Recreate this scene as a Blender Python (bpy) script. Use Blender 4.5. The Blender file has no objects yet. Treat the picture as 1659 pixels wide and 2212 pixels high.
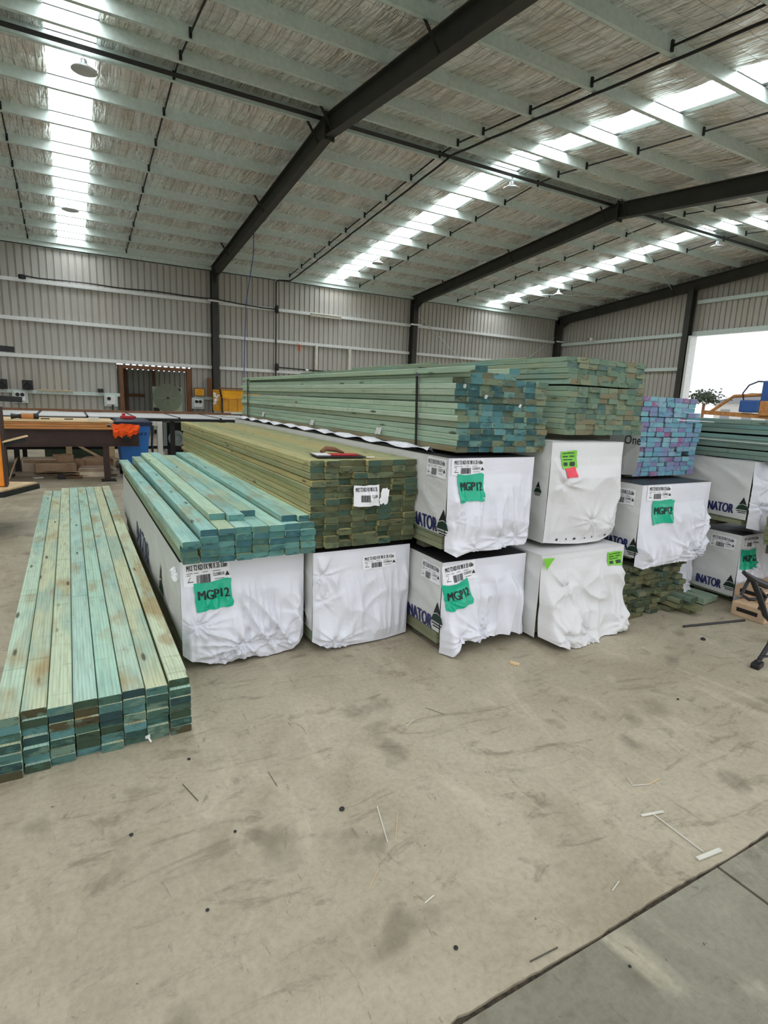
import bpy, bmesh, math, random
import numpy as np
from mathutils import Vector, Matrix
random.seed(7)
SC = bpy.context.scene
COL = SC.collection
# ------------------------------------------------------------------ camera, sky, exposure
def make_camera():
    yaw, pitch, roll = 0.510651858, -0.195876473, -0.0412612999
    cy, sy, cp, sp, cr, sr = math.cos(yaw), math.sin(yaw), math.cos(pitch), math.sin(pitch), math.cos(roll), math.sin(roll)
    fwd = Vector((sy*cp, cy*cp, sp)); rt = Vector((cy, -sy, 0)); dn = -rt.cross(fwd)
    r2 = cr*rt + sr*dn; d2 = -sr*rt + cr*dn
    cam = bpy.data.cameras.new('camera'); o = bpy.data.objects.new('camera', cam); COL.objects.link(o)
    m = Matrix((r2, -d2, -fwd)).transposed().to_4x4(); m.translation = Vector((0, 0, 1.5))
    o.matrix_world = m
    cam.sensor_fit = 'VERTICAL'; cam.sensor_height = 36.0; cam.lens = 1213.85/2212*36
    cam.clip_start = .02; cam.clip_end = 600
    SC.camera = o
make_camera()
SC.view_settings.view_transform = 'Standard'; SC.view_settings.look = 'None'
SC.cycles.diffuse_bounces = 8; SC.view_settings.gamma = 1; SC.view_settings.use_curve_mapping = False
SC.view_settings.exposure = -0.80
SKY_STRENGTH = 2.5
SKYLIGHT_STRENGTH = 17.0
w = bpy.data.worlds.new('overcast_sky'); SC.world = w; w.use_nodes = True
bg = w.node_tree.nodes['Background']; bg.inputs[0].default_value = (.93, .96, 1, 1); bg.inputs[1].default_value = SKY_STRENGTH

# ------------------------------------------------------------------ helpers
def S(r, g, b, a=1.0):
    f = lambda c: (c/255/12.92) if c/255 <= .04045 else ((c/255+.055)/1.055)**2.4
    return (f(r), f(g), f(b), a)
class MB:
    def __init__(s): s.v = []; s.f = []; s.m = []
    def add(s, vs, fs, mi=0):
        n = len(s.v); s.v += [tuple(v) for v in vs]
        for f in fs: s.f.append(tuple(i+n for i in f)); s.m.append(mi)
        return s
    def box(s, x0, x1, y0, y1, z0, z1, mi=0):
        vs = [(x, y, z) for x in (x0, x1) for y in (y0, y1) for z in (z0, z1)]
        return s.add(vs, [(0,1,3,2),(4,6,7,5),(0,4,5,1),(2,3,7,6),(0,2,6,4),(1,5,7,3)], mi)
    def obox(s, c, size, rz=0, rx=0, ry=0, mi=0):
        M = Matrix.Rotation(rz,3,'Z') @ Matrix.Rotation(ry,3,'Y') @ Matrix.Rotation(rx,3,'X'); c = Vector(c)
        vs = [c + M @ Vector((x*size[0]/2, y*size[1]/2, z*size[2]/2)) for x in (-1,1) for y in (-1,1) for z in (-1,1)]
        return s.add(vs, [(0,1,3,2),(4,6,7,5),(0,4,5,1),(2,3,7,6),(0,2,6,4),(1,5,7,3)], mi)
    def bar(s, p, q, w, h, mi=0, up=(0,0,1)):
        p = Vector(p); q = Vector(q); d = (q-p).normalized(); up = Vector(up)
        if abs(d.dot(up)) > .98: up = Vector((0,1,0))
        a = d.cross(up).normalized(); b = a.cross(d).normalized()
        vs = [e + a*(i*w/2) + b*(j*h/2) for e in (p, q) for i in (-1,1) for j in (-1,1)]
        return s.add(vs, [(0,1,3,2),(4,6,7,5),(0,4,5,1),(2,3,7,6),(0,2,6,4),(1,5,7,3)], mi)
    def tube(s, pts, r, n=8, mi=0):
        pts = [Vector(p) for p in pts]; rings = []
        a = None
        for i, p in enumerate(pts):
            d = (pts[min(i+1, len(pts)-1)] - pts[max(i-1, 0)]).normalized()
            if a is None:
                a = d.cross(Vector((0,0,1)) if abs(d.z) < .95 else Vector((1,0,0))).normalized()
            a = (a - d*a.dot(d)).normalized(); b = d.cross(a)
            rr = r[i] if isinstance(r, (list, tuple)) else r
            rings.append([p + (a*math.cos(2*math.pi*k/n) + b*math.sin(2*math.pi*k/n))*rr for k in range(n)])
        vs = [v for R in rings for v in R]; fs = []
        for i in range(len(rings)-1):
            for k in range(n):
                fs.append((i*n+k, i*n+(k+1)%n, (i+1)*n+(k+1)%n, (i+1)*n+k))
        fs.append(tuple(range(n))[::-1]); fs.append(tuple((len(rings)-1)*n+k for k in range(n)))
        return s.add(vs, fs, mi)
    def lathe(s, prof, c=(0,0,0), n=20, mi=0, M=None):
        c = Vector(c); vs = []
        for r, z in prof:
            for k in range(n):
                v = Vector((r*math.cos(2*math.pi*k/n), r*math.sin(2*math.pi*k/n), z))
                if M: v = M @ v
                vs.append(c+v)
        fs = [(i*n+k, i*n+(k+1)%n, (i+1)*n+(k+1)%n, (i+1)*n+k) for i in range(len(prof)-1) for k in range(n)]
        fs.append(tuple(range(n))[::-1]); fs.append(tuple((len(prof)-1)*n+k for k in range(n)))
        return s.add(vs, fs, mi)
    def grid(s, P, mi=0):
        """P: (nu, nv, 3) array"""
        nu, nv, _ = P.shape
        return s.add([tuple(p) for p in P.reshape(-1, 3)],
            [(i*nv+j, i*nv+j+1, (i+1)*nv+j+1, (i+1)*nv+j) for i in range(nu-1) for j in range(nv-1)], mi)
    def build(s, name, mats, parent=None, smooth=False, bevel=0, loc=None):
        me = bpy.data.meshes.new(name); me.from_pydata(s.v, [], s.f); me.update()
        if not isinstance(mats, (list, tuple)): mats = [mats]
        for m in mats: me.materials.append(m)
        me.polygons.foreach_set('material_index', s.m)
        bm = bmesh.new(); bm.from_mesh(me)
        if not smooth: pass
        if bevel:
            bmesh.ops.recalc_face_normals(bm, faces=bm.faces)
            es = [e for e in bm.edges if len(e.link_faces) == 2 and e.calc_face_angle(0) > .6]
            bmesh.ops.bevel(bm, geom=es, offset=bevel, segments=2, profile=.6, affect='EDGES', clamp_overlap=True)
        bm.to_mesh(me); bm.free()
        if smooth:
            me.polygons.foreach_set('use_smooth', [True]*len(me.polygons))
            if smooth == 'auto':
                bm = bmesh.new(); bm.from_mesh(me)
                for e in bm.edges:
                    if len(e.link_faces) == 2 and e.calc_face_angle(0) > .6: e.smooth = False
                bm.to_mesh(me); bm.free()
        o = bpy.data.objects.new(name, me); COL.objects.link(o)
        if parent: o.parent = parent; o.matrix_parent_inverse = Matrix.Translation(-parent.location) if parent.location.length else Matrix.Identity(4)
        if loc: o.location = loc
        return o
def tag(o, label=None, cat=None, group=None, kind=None):
    if label: o['label'] = label
    if cat: o['category'] = cat
    if group: o['group'] = group
    if kind: o['kind'] = kind
    return o
def empty(name, label, cat, loc, group=None):
    o = bpy.data.objects.new(name, None); COL.objects.link(o); o.location = loc; o.empty_display_size = .1
    return tag(o, label, cat, group)
def struct(o, label=None): o['kind'] = 'structure'; (label and tag(o, label)); return o
ORD = ['zeroth','first','second','third','fourth','fifth','sixth','seventh','eighth','ninth','tenth','eleventh','twelfth','thirteenth','fourteenth','fifteenth','sixteenth','seventeenth','eighteenth']

# ------------------------------------------------------------------ node material helpers
class NT:
    def __init__(s, name):
        s.m = bpy.data.materials.new(name); s.m.use_nodes = True; s.t = s.m.node_tree; s.n = s.t.nodes
        s.b = s.n['Principled BSDF']; s._tc = None
    def node(s, typ, **k):
        n = s.n.new(typ)
        for a, v in k.items(): setattr(n, a, v)
        return n
    def link(s, a, b): s.t.links.new(a, b)
    def tc(s):
        if not s._tc: s._tc = s.node('ShaderNodeTexCoord')
        return s._tc.outputs['Object']
    def mapping(s, scale=(1,1,1), rot=(0,0,0), loc=None, src=None):
        m = s.node('ShaderNodeMapping'); m.inputs['Scale'].default_value = scale; m.inputs['Rotation'].default_value = rot
        s.link(src or s.tc(), m.inputs['Vector'])
        if loc is not None:
            if isinstance(loc, tuple): m.inputs['Location'].default_value = loc
            else: s.link(loc, m.inputs['Location'])
        return m.outputs[0]
    def noise(s, vec=None, scale=5, detail=4, rough=.55, dist=0):
        n = s.node('ShaderNodeTexNoise'); n.inputs['Scale'].default_value = scale; n.inputs['Detail'].default_value = detail
        n.inputs['Roughness'].default_value = rough; n.inputs['Distortion'].default_value = dist
        s.link(vec or s.tc(), n.inputs['Vector']); return n.outputs['Fac']
    def ramp(s, fac, stops, interp='LINEAR'):
        r = s.node('ShaderNodeValToRGB'); e = r.color_ramp.elements; r.color_ramp.interpolation = interp
        while len(e) > 1: e.remove(e[-1])
        e[0].position = stops[0][0]; e[0].color = stops[0][1] if isinstance(stops[0][1], tuple) else (stops[0][1],)*3+(1,)
        for p, c in stops[1:]:
            x = e.new(p); x.color = c if isinstance(c, tuple) else (c, c, c, 1)
        s.link(fac, r.inputs[0]); return r.outputs[0]
    def mix(s, fac, a, b, blend='MIX'):
        m = s.node('ShaderNodeMix', data_type='RGBA', blend_type=blend)
        for src, idx in ((fac, 0), (a, 6), (b, 7)):
            if isinstance(src, (int, float)): m.inputs[idx].default_value = src
            elif isinstance(src, tuple): m.inputs[idx].default_value = src
            else: s.link(src, m.inputs[idx])
        return m.outputs[2]
    def math(s, op, a, b=None, clamp=False):
        m = s.node('ShaderNodeMath', operation=op, use_clamp=clamp)
        for src, i in ((a, 0), (b, 1)):
            if src is None: continue
            if isinstance(src, (int, float)): m.inputs[i].default_value = src
            else: s.link(src, m.inputs[i])
        return m.outputs[0]
    def bump(s, h, strength=.3, dist=.01):
        b = s.node('ShaderNodeBump'); b.inputs['Strength'].default_value = strength; b.inputs['Distance'].default_value = dist
        s.link(h, b.inputs['Height']); s.link(b.outputs[0], s.b.inputs['Normal'])
    def color(s, c):
        if isinstance(c, tuple): s.b.inputs['Base Color'].default_value = c
        else: s.link(c, s.b.inputs['Base Color'])
    def set(s, rough=.6, metal=0, spec=None):
        s.b.inputs['Roughness'].default_value = rough; s.b.inputs['Metallic'].default_value = metal
        if spec is not None: s.b.inputs['Specular IOR Level'].default_value = spec
        return s
def plain(name, c, rough=.6, metal=0, var=.12, scale=8, bump=0, stretch=(1,1,1)):
    t = NT(name); t.set(rough, metal)
    n = t.noise(t.mapping(stretch), scale, 4)
    lo = tuple(x*(1-var*1.6) for x in c[:3])+(1,); hi = tuple(min(1, x*(1+var)) for x in c[:3])+(1,)
    t.color(t.ramp(n, [(.3, lo), (.7, hi)]))
    if bump: t.bump(n, bump, .01)
    return t.m
def emit(name, c, strength):
    t = NT(name); t.color(c); t.b.inputs['Emission Color'].default_value = c; t.b.inputs['Emission Strength'].default_value = strength
    return t.m

def board_mats(name, island=False, patch=S(170,150,105), patch_amt=.5, blue=S(110,170,175), blue_amt=.35, end_cols=None, base=None, end_dark=S(40,45,35), stain_amt=.55):
    out = []
    # long faces
    t = NT(name+'_face'); t.set(.72, 0, .3)
    if island: rnd = t.node('ShaderNodeNewGeometry').outputs['Random Per Island']; colr = t.ramp(rnd, base, 'CONSTANT')
    else:
        oi = t.node('ShaderNodeObjectInfo'); rnd = oi.outputs['Random']; colr = oi.outputs['Color']
    off = t.node('ShaderNodeCombineXYZ')
    for i, k in enumerate((37., 91., 53.)): t.link(t.math('MULTIPLY', rnd, k), off.inputs[i])
    o = off.outputs[0]
    grain = t.noise(t.mapping((16, .9, 16), loc=o), 1.6, 6, .6, 1.2)
    fine = t.noise(t.mapping((60, 2.5, 60), loc=o), 1.5, 3)
    pat = t.noise(t.mapping((5, 1.5, 5), loc=o), 1.0, 3, .5, .3)
    c = t.mix(t.ramp(t.noise(t.mapping((3, .8, 3), loc=o), 1.3, 3), [(.50, 0.), (.62, blue_amt)]), colr, blue)
    c = t.mix(t.ramp(pat, [(.55, 0.), (.68, patch_amt)]), c, patch)
    c = t.mix(t.ramp(grain, [(.32, .34), (.43, 0.), (.56, 0.), (.66, .22)]), c, t.mix(.55, c, patch))
    c = t.mix(t.ramp(fine, [(.3, .25), (.55, 0.)]), c, (.12, .12, .08, 1), 'MULTIPLY')
    v = t.node('ShaderNodeTexVoronoi'); v.inputs['Scale'].default_value = 1.0
    t.link(t.mapping((11, 2.2, 11), loc=o), v.inputs['Vector'])
    c = t.mix(t.ramp(v.outputs['Distance'], [(.07, .85), (.13, 0.)]), c, (.06, .045, .025, 1))
    wv = t.node('ShaderNodeTexWave', wave_type='BANDS', bands_direction='X'); wv.inputs['Scale'].default_value = 1.0
    wv.inputs['Distortion'].default_value = 7.0; wv.inputs['Detail'].default_value = 2.0; wv.inputs['Detail Scale'].default_value = .35; wv.inputs['Detail Roughness'].default_value = .4
    t.link(t.mapping((22, .9, 22), loc=o), wv.inputs['Vector'])
    c = t.mix(t.ramp(wv.outputs['Fac'], [(.55, 0.), (.95, .30)]), c, t.mix(.6, c, (.16, .12, .06, 1)))
    stain = t.math('ADD', t.math('MULTIPLY', t.noise(t.mapping((13, 3.2, 13), loc=o), 1.0, 3, .5, .2), .85), t.math('MULTIPLY', fine, .15))
    c = t.mix(t.ramp(stain, [(.60, 0.), (.68, stain_amt)]), c, t.mix(t.ramp(fine, [(.4, 0.), (.6, .5)]), (.30, .19, .09, 1), (.42, .33, .19, 1)))
    cross = t.noise(t.mapping((3, 22, 3), loc=o), 1, 2)
    c = t.mix(t.ramp(cross, [(.62, 0.), (.70, .22)]), c, (.2, .2, .13, 1), 'MULTIPLY')
    t.color(c); t.bump(grain, .15, .004); out.append(t.m)
    # end grain
    t = NT(name+'_end'); t.set(.8, 0, .2)
    rnd = t.node('ShaderNodeNewGeometry').outputs['Random Per Island'] if island else t.node('ShaderNodeObjectInfo').outputs['Random']
    r2 = t.math('FRACT', t.math('MULTIPLY', rnd, 17.31))
    c0 = t.ramp(r2, end_cols, 'CONSTANT')
    off = t.node('ShaderNodeCombineXYZ')
    for i, k in enumerate((17., 0., 29.)): t.link(t.math('MULTIPLY', rnd, k), off.inputs[i])
    wv = t.node('ShaderNodeTexWave', wave_type='RINGS', rings_direction='Y'); wv.inputs['Scale'].default_value = 45; wv.inputs['Distortion'].default_value = 2.5
    t.link(t.mapping((1, 0.01, 1), loc=off.outputs[0]), wv.inputs['Vector'])
    big = t.noise(t.mapping((14, .01, 20), loc=off.outputs[0]), 1, 3)
    c = t.mix(t.ramp(big, [(.5, 0.), (.6, .7)]), c0, t.ramp(t.math('FRACT', t.math('MULTIPLY', rnd, 5.77)), end_cols, 'CONSTANT'))
    c = t.mix(t.ramp(t.noise(t.mapping((9, .01, 30), loc=off.outputs[0]), 1.4, 4), [(.56, 0.), (.68, .75)]), c, end_dark)
    c = t.mix(t.math('MULTIPLY', wv.outputs['Fac'], .32), c, (.1, .1, .07, 1), 'MULTIPLY')
    t.color(c); t.bump(wv.outputs['Fac'], .2, .003); out.append(t.m)
    return out

# ------------------------------------------------------------------ materials
def m_concrete(name, base, dark, seed):
    t = NT(name); t.set(.55, 0, .35)
    p = t.mapping(loc=(seed, seed*2, 0))
    n1 = t.noise(p, .8, 6, .6, .6); n2 = t.noise(p, 4.5, 8, .68, .8); n3 = t.noise(p, 45, 4, .7)
    c = t.mix(t.ramp(n1, [(.38, .0), (.62, .7)]), base, dark)
    c = t.mix(t.ramp(n2, [(.36, .6), (.50, 0.), (.60, .0), (.72, .45)]), c, t.mix(.6, c, dark))
    # scuffs and tyre smears
    s = t.noise(t.mapping((1.0, 3.0, 1), rot=(0, 0, .6), loc=(seed+3, 1, 0)), 2.1, 7, .72, 1.6)
    c = t.mix(t.ramp(s, [(.55, 0.), (.66, .55)]), c, S(112, 101, 84))
    blot = t.noise(t.mapping((1, 1, 1), loc=(seed+9, 4, 0)), 2.6, 3, .5, .3)
    c = t.mix(t.ramp(blot, [(.60, 0.), (.68, .5)]), c, S(104, 95, 80))
    lt = t.noise(t.mapping((2.4, .9, 1), rot=(0, 0, -.4), loc=(seed+15, 4, 0)), 1.7, 5, .6, 1.)
    c = t.mix(t.ramp(lt, [(.54, 0.), (.72, .5)]), c, S(208, 198, 174))
    sp = t.noise(p, 26, 3, .8)
    c = t.mix(t.ramp(sp, [(.27, .75), (.31, 0.)]), c, S(70, 62, 52))
    sm = t.noise(t.mapping((3.5, 1.2, 1), rot=(0, 0, .9), loc=(seed+21, 2, 0)), 3.5, 8, .75, 2.2)
    c = t.mix(t.ramp(sm, [(.60, 0.), (.66, .5)]), c, S(96, 88, 74))
    c = t.mix(t.ramp(n3, [(.3, .25), (.6, 0.)]), c, (.3, .28, .24, 1), 'MULTIPLY')
    t.color(c); t.bump(t.math('ADD', n3, t.math('MULTIPLY', n2, 1.5)), .25, .006)
    t.link(t.ramp(n2, [(.3, .42), (.7, .62)]), t.b.inputs['Roughness'])
    return t.m
M = {}
M['concrete'] = m_concrete('floor_concrete', S(186,177,155), S(150,139,117), 0)
M['concrete_out'] = m_concrete('apron_concrete', S(150,147,130), S(122,118,102), 31)
def m_foil():
    t = NT('foil_insulation'); t.set(.34, .55)
    a = t.noise(t.mapping((6.5, .8, 1)), 1.3, 2, .5, .9)
    b = t.noise(t.mapping((20, 4, 1)), 1.3, 2, .5, .6)
    big = t.noise(t.mapping((1.1, .5, 1)), 1.6, 3, .6, .4)
    # wire mesh lines
    def lines(ax, period, wd):
        sx = t.node('ShaderNodeSeparateXYZ'); t.link(t.tc(), sx.inputs[0])
        fr = t.math('FRACT', t.math('MULTIPLY', sx.outputs[ax], 1/period))
        return t.ramp(fr, [(0, 1.), (wd, 1.), (wd+.02, 0.), (1, 0.)])
    g = t.math('MAXIMUM', lines(0, .15, .05), lines(1, .30, .025))
    c = t.ramp(a, [(.30, S(216,214,209)), (.5, S(242,241,238)), (.68, S(253,253,251))])
    c = t.mix(t.ramp(big, [(.45, 0.), (.62, .55)]), c, S(218,205,188))
    c = t.mix(t.math('MULTIPLY', g, .5), c, S(60,58,54))
    t.color(c)
    h = t.math('ADD', t.math('MULTIPLY', a, 1.6), t.math('ADD', t.math('MULTIPLY', b, .5), t.math('MULTIPLY', g, -.12)))
    t.bump(h, .9, .06); t.link(t.ramp(a, [(.3, .2), (.7, .38)]), t.b.inputs['Roughness'])
    return t.m
M['foil'] = m_foil()
M['galv'] = plain('galvanised_steel', S(204,218,213), .42, .12, .08, 14)
M['galv_white'] = plain('bright_zinc_girt', S(225,228,226), .4, .15, .05, 10)
M['rafter'] = plain('dark_primed_steel', S(56,56,51), .55, .1, .15, 3)
M['darksteel'] = plain('black_steel', S(42,42,42), .5, .5, .2, 9)
def m_wall(name, c):
    t = NT(name); t.set(.5, .15)
    n = t.noise(t.mapping((6, 6, .5)), 1.2, 5); n2 = t.noise(None, .5, 3)
    cc = t.mix(t.ramp(n, [(.35, .3), (.6, 0.)]), c, tuple(x*.72 for x in c[:3])+(1,))
    cc = t.mix(t.ramp(n2, [(.45, 0.), (.7, .3)]), cc, S(180,165,140)); t.color(cc); return t.m
M['wall'] = m_wall('corrugated_wall_sheet', S(184,182,175))
M['wall_dark'] = m_wall('shed_room_sheet', S(170,172,170))
def m_plastic(name, c, rough=.42):
    t = NT(name); t.set(rough, 0, .5)
    n = t.noise(None, 7, 5, .6, .5); n2 = t.noise(None, 38, 3, .6)
    t.color(t.ramp(t.noise(None, 2.2, 4), [(.35, tuple(x*.93 for x in c[:3])+(1,)), (.65, c)]))
    t.bump(t.math('ADD', n, t.math('MULTIPLY', n2, .25)), .45, .014)
    return t.m
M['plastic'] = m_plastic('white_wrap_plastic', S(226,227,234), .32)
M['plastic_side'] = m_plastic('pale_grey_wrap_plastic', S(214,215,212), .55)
M['plastic_old'] = m_plastic('matt_white_wrap_plastic', S(224,223,223), .6)
M['dark_top'] = m_plastic('dark_pack_top', S(44,44,48), .4)  # darker tone for the top sheets of the packs
M['white'] = plain('white_paper', S(236,236,238), .5, 0, .02)
M['ink'] = plain('black_ink', S(22,22,26), .5, 0, .02)
M['navy'] = plain('navy_ink', S(30,38,92), .5, 0, .02)
M['greenink'] = plain('dark_green_ink', S(18,48,34), .5, 0, .05)
M['green_tag'] = plain('green_tag_plastic', S(8,176,136), .25, 0, .05, 6)
M['lime_tag'] = plain('lime_tag_plastic', S(120,200,50), .4, 0, .05)
M['red_tag'] = plain('red_tag_plastic', S(235,62,80), .4, 0, .05)
M['cardboard'] = plain('brown_cardboard', S(200,170,138), .8, 0, .15, 6)
M['cardboard2'] = plain('pale_cardboard', S(230,212,188), .8, 0, .12, 6)
M['pine'] = plain('raw_pine', S(226,196,150), .6, 0, .15, 3, .1, (1, 12, 12))
M['pinex'] = plain('orange_pine_edge', S(205,140,80), .6, 0, .2, 3, .1, (1, 14, 14))
M['brownwood'] = plain('brown_stained_wood', S(120,82,55), .7, 0, .2, 3, .1, (8, 8, 1))
M['rustbeam'] = plain('dark_brown_primed_beam', S(66,48,42), .55, .2, .15, 5)
M['orange'] = plain('orange_paint', S(238,140,20), .45, 0, .06)
M['yellow'] = plain('yellow_paint', S(226,160,30), .5, 0, .12, 5)
M['blue'] = plain('blue_bin_plastic', S(40,112,190), .45, 0, .06)
M['darkblue'] = plain('dark_blue_plastic', S(30,42,66), .45, 0, .08)
M['bluepaint'] = plain('blue_machine_paint', S(62,98,160), .4, 0, .08)
M['hivis'] = plain('hi_vis_orange_cloth', S(255,92,20), .8, 0, .06)
M['red'] = plain('red_plastic', S(190,40,48), .5, 0, .1)
M['black'] = plain('black_plastic', S(24,24,26), .45, 0, .2)
M['cream'] = plain('cream_paint', S(214,212,200), .5, 0, .06)
M['paleboard'] = plain('white_bench_panel', S(232,234,234), .35, 0, .04)
M['skylight'] = emit('daylit_skylight_sheet', (.93, .97, 1, 1), SKYLIGHT_STRENGTH)
M['greenmetal'] = plain('pale_green_cabinet_paint', S(206,220,196), .5, 0, .06)
M['outwall'] = plain('pale_house_wall', S(200,198,192), .8, 0, .05)
M['outroof'] = plain('grey_house_roof', S(140,142,146), .8, 0, .08)
M['leaf'] = plain('grey_green_leaves', S(70,80,62), .8, 0, .3)
M['ground'] = plain('outside_gravel', S(214,210,200), .9, 0, .15, 2)
M['lampglass'] = plain('lamp_reflector', S(200,204,204), .3, .3, .04)
t = NT('clear_film'); t.set(.15, 0); t.color(S(200,215,195)); t.b.inputs['Transmission Weight'].default_value = .5; t.b.inputs['IOR'].default_value = 1.1; M['film'] = t.m
M['darkwood'] = plain('dark_weathered_wood', S(84,82,66), .8, 0, .2)
M['joint_dirt'] = plain('joint_dirt', S(74,66,54), .95, 0, .4, 60, .5)
M['rope'] = plain('blue_rope', S(60,80,150), .8, 0, .1)
# ================================================================== SETTING
XL, XR, YB, YF = -11.35, 20.2, 20.1, 0.86
RIDGE = 10.45; SL = .0968
def zr(y, off=0): return 6.12 + off - SL*abs(y-RIDGE)
EAVE = zr(20.1, .56)
# floor and apron
def slab(name, x0, x1, y0, y1, mat, label):
    o = MB().box(x0, x1, y0, y1, -.2, 0).build(name, mat); struct(o, label); return o
xs_ = [XL]+[-2+.03*i for i in range(224)]+[XR]; r0 = random.Random(12)
ed = [(x, YF+.007+.004*math.sin(x*9)+r0.uniform(-.002, .002)+(.004 if r0.random() < .08 else 0)) for x in xs_]
mb = MB(); mb.add([(x, y, 0) for x, y in ed]+[(x, YB+4.2, 0) for x in xs_]+[(x, y, -.02) for x, y in ed], [(i, i+1, i+1+len(ed), i+len(ed)) for i in range(len(ed)-1)]+[(i+1, i, i+2*len(ed), i+1+2*len(ed)) for i in range(len(ed)-1)])
struct(mb.build('floor', M['concrete']), 'dusty beige concrete workshop floor')
slab('floor', XL, 1.822, -9, YF-.006, M['concrete_out'], 'darker concrete slab in the lower right foreground')
slab('floor', 1.834, XR, -9, YF-.006, M['concrete_out'], 'far right foreground concrete slab beyond the joint')
struct(MB().box(XL-1, XR+1, -9.5, YB+5, -.25, -.010).build('floor', M['joint_dirt']), 'dirt filled joints between the concrete slabs')
struct(MB().box(-150, 200, -120, 160, -.4, -.26).build('floor', M['ground']), 'pale ground outside the shed')
# corrugated walls
def corr(name, p0, p1, outward, z0, z1, mat, openings=(), pitch=.19, label=None, depth=.042):
    p0 = Vector(p0); p1 = Vector(p1); L = (p1-p0).length; d = (p1-p0)/L; out = Vector(outward); mb = MB()
    def zt(s): q = p0+d*s; return z1(q) if callable(z1) else z1
    pts = []; s = 0
    while s < L:
        for ds, e in ((0, 0), (pitch-.048, 0), (pitch-.036, depth), (pitch-.012, depth)):
            if s+ds < L: pts.append((s+ds, e))
        s += pitch
    pts.append((L, 0))
    for (s0, e0), (s1, e1) in zip(pts, pts[1:]):
        sm = (s0+s1)/2; segs = [(z0, None)]
        spans = [(z0, min(zt(s0), zt(s1)))]
        for (a, b, za, zb) in openings:
            if a < sm < b:
                new = []
                for lo, hi in spans:
                    if za > lo: new.append((lo, min(hi, za)))
                    if zb < hi: new.append((max(lo, zb), hi))
                spans = new
        for lo, hi in spans:
            A = p0+d*s0+out*e0; B = p0+d*s1+out*e1
            top0, top1 = (zt(s0), zt(s1)) if hi == min(zt(s0), zt(s1)) else (hi, hi)
            mb.add([(A.x, A.y, lo), (B.x, B.y, lo), (B.x, B.y, top1), (A.x, A.y, top0)], [(0, 1, 2, 3)])
    o = mb.build(name, mat); return struct(o, label)
DX0, DX1, DZ = 1.45, 3.58, 2.31
corr('wall_back', (XL, YB, 0), (XR, YB, 0), (0, 1, 0), 0, EAVE, M['wall'], [(DX0-XL, DX1-XL, 0, DZ)], label='long corrugated steel wall behind the timber')
EDY1, EDY0, EDZ = 13.38, 5.6, 4.25
corr('wall_right', (XR, YB, 0), (XR, YF, 0), (1, 0, 0), 0, lambda q: zr(q.y, .56), M['wall'], [(YB-EDY1, YB-EDY0, 0, EDZ)], label='corrugated steel end wall with the big open doorway')
corr('wall_left', (XL, YF, 0), (XL, YB, 0), (-1, 0, 0), 0, lambda q: zr(q.y, .56), M['wall'], label='unseen corrugated end wall on the left, put in against light leaks')  # unseen wall, closes the left end so no light leaks in
corr('wall_front', (XR, YF, 0), (XL, YF, 0), (0, -1, 0), 0, zr(YF, .56), M['wall'], [(XR-15.5, XR+10.5, 0, 5.0)], label='unseen corrugated front wall, opening widened to let in more daylight')  # unseen wall; opening made wider than a door to brighten the roof
# ceiling foil between the skylight strips
SKY = [(-7.8, -7.1), (0.0, .69), (8.40, 9.12), (15.8, 16.55)]  # first strip is out of view, added to balance the light
edges = [XL]+[e for s in SKY for e in s]+[XR]
ys = sorted(set([YF-.3, RIDGE, YB+.1]+[YF-.3+i*.1 for i in range(int((YB+.4-YF)/.1)+1)]))
PUR_FAR = [10.78]+[11.9+1.145*i for i in range(8)]
PUR_NEAR = [10.15, 9.35, 8.1, 6.8, 5.5, 4.2, 2.9, 1.6]
PUR = sorted(PUR_FAR+PUR_NEAR)
rng = np.random.RandomState(3)
T0 = rng.rand(64, 64, 8)
def vn(x, y, k=0):
    x = np.asarray(x, float); y = np.asarray(y, float); x, y = np.broadcast_arrays(x, y)
    xi = np.floor(x).astype(int); yi = np.floor(y).astype(int); fx = x-xi; fy = y-yi
    fx = fx*fx*(3-2*fx); fy = fy*fy*(3-2*fy); t = T0[:, :, k % 8]; kk = (k//8)*13
    g = lambda a, b: t[(a+kk) % 64, (b+kk) % 64]
    return (g(xi, yi)*(1-fx)+g(xi+1, yi)*fx)*(1-fy) + (g(xi, yi+1)*(1-fx)+g(xi+1, yi+1)*fx)*fy
for i in range(0, len(edges), 2):
    x0, x1 = edges[i], edges[i+1]
    X = np.arange(x0, x1+.0001, (x1-x0)/max(2, round((x1-x0)/.09)))
    Y = np.array(ys); XX, YY = np.meshgrid(X, Y, indexing='ij')
    dist = np.min(np.abs(YY[..., None]-np.array(PUR)), axis=-1)
    sag = np.clip(dist/.5, 0, 1)
    Z = 6.12+.545-SL*np.abs(YY-RIDGE) - sag*(.015+.045*vn(XX/.22, YY/.9, 1)+.02*vn(XX/.1, YY/.5, 2)) * np.where((XX > x0+.02) & (XX < x1-.02), 1, .2)
    struct(MB().grid(np.stack([XX, YY, Z], -1)[::1]).build('ceiling', M['foil'], smooth=True), 'silver foil insulation lining the underside of the roof')
for k, (x0, x1) in enumerate(SKY):
    for a, b in ((YF, RIDGE-.12), (RIDGE+.12, YB-.05)):
        mb = MB(); n = 4
        pts = []
        while len(pts) <= 8: pts.append(x0+(x1-x0)*len(pts)/8)
        for u, v in zip(pts, pts[1:]):
            e = .02 if (pts.index(u) % 2) else 0
            mb.add([(u, a, zr(a, .585+e)), (v, a, zr(a, .585+e)), (v, b, zr(b, .585+e)), (u, b, zr(b, .585+e))], [(0, 1, 2, 3)])
        o = mb.build('window_%d' % (k+1), M['skylight']); struct(o, 'bright translucent skylight strip in the roof')
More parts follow.
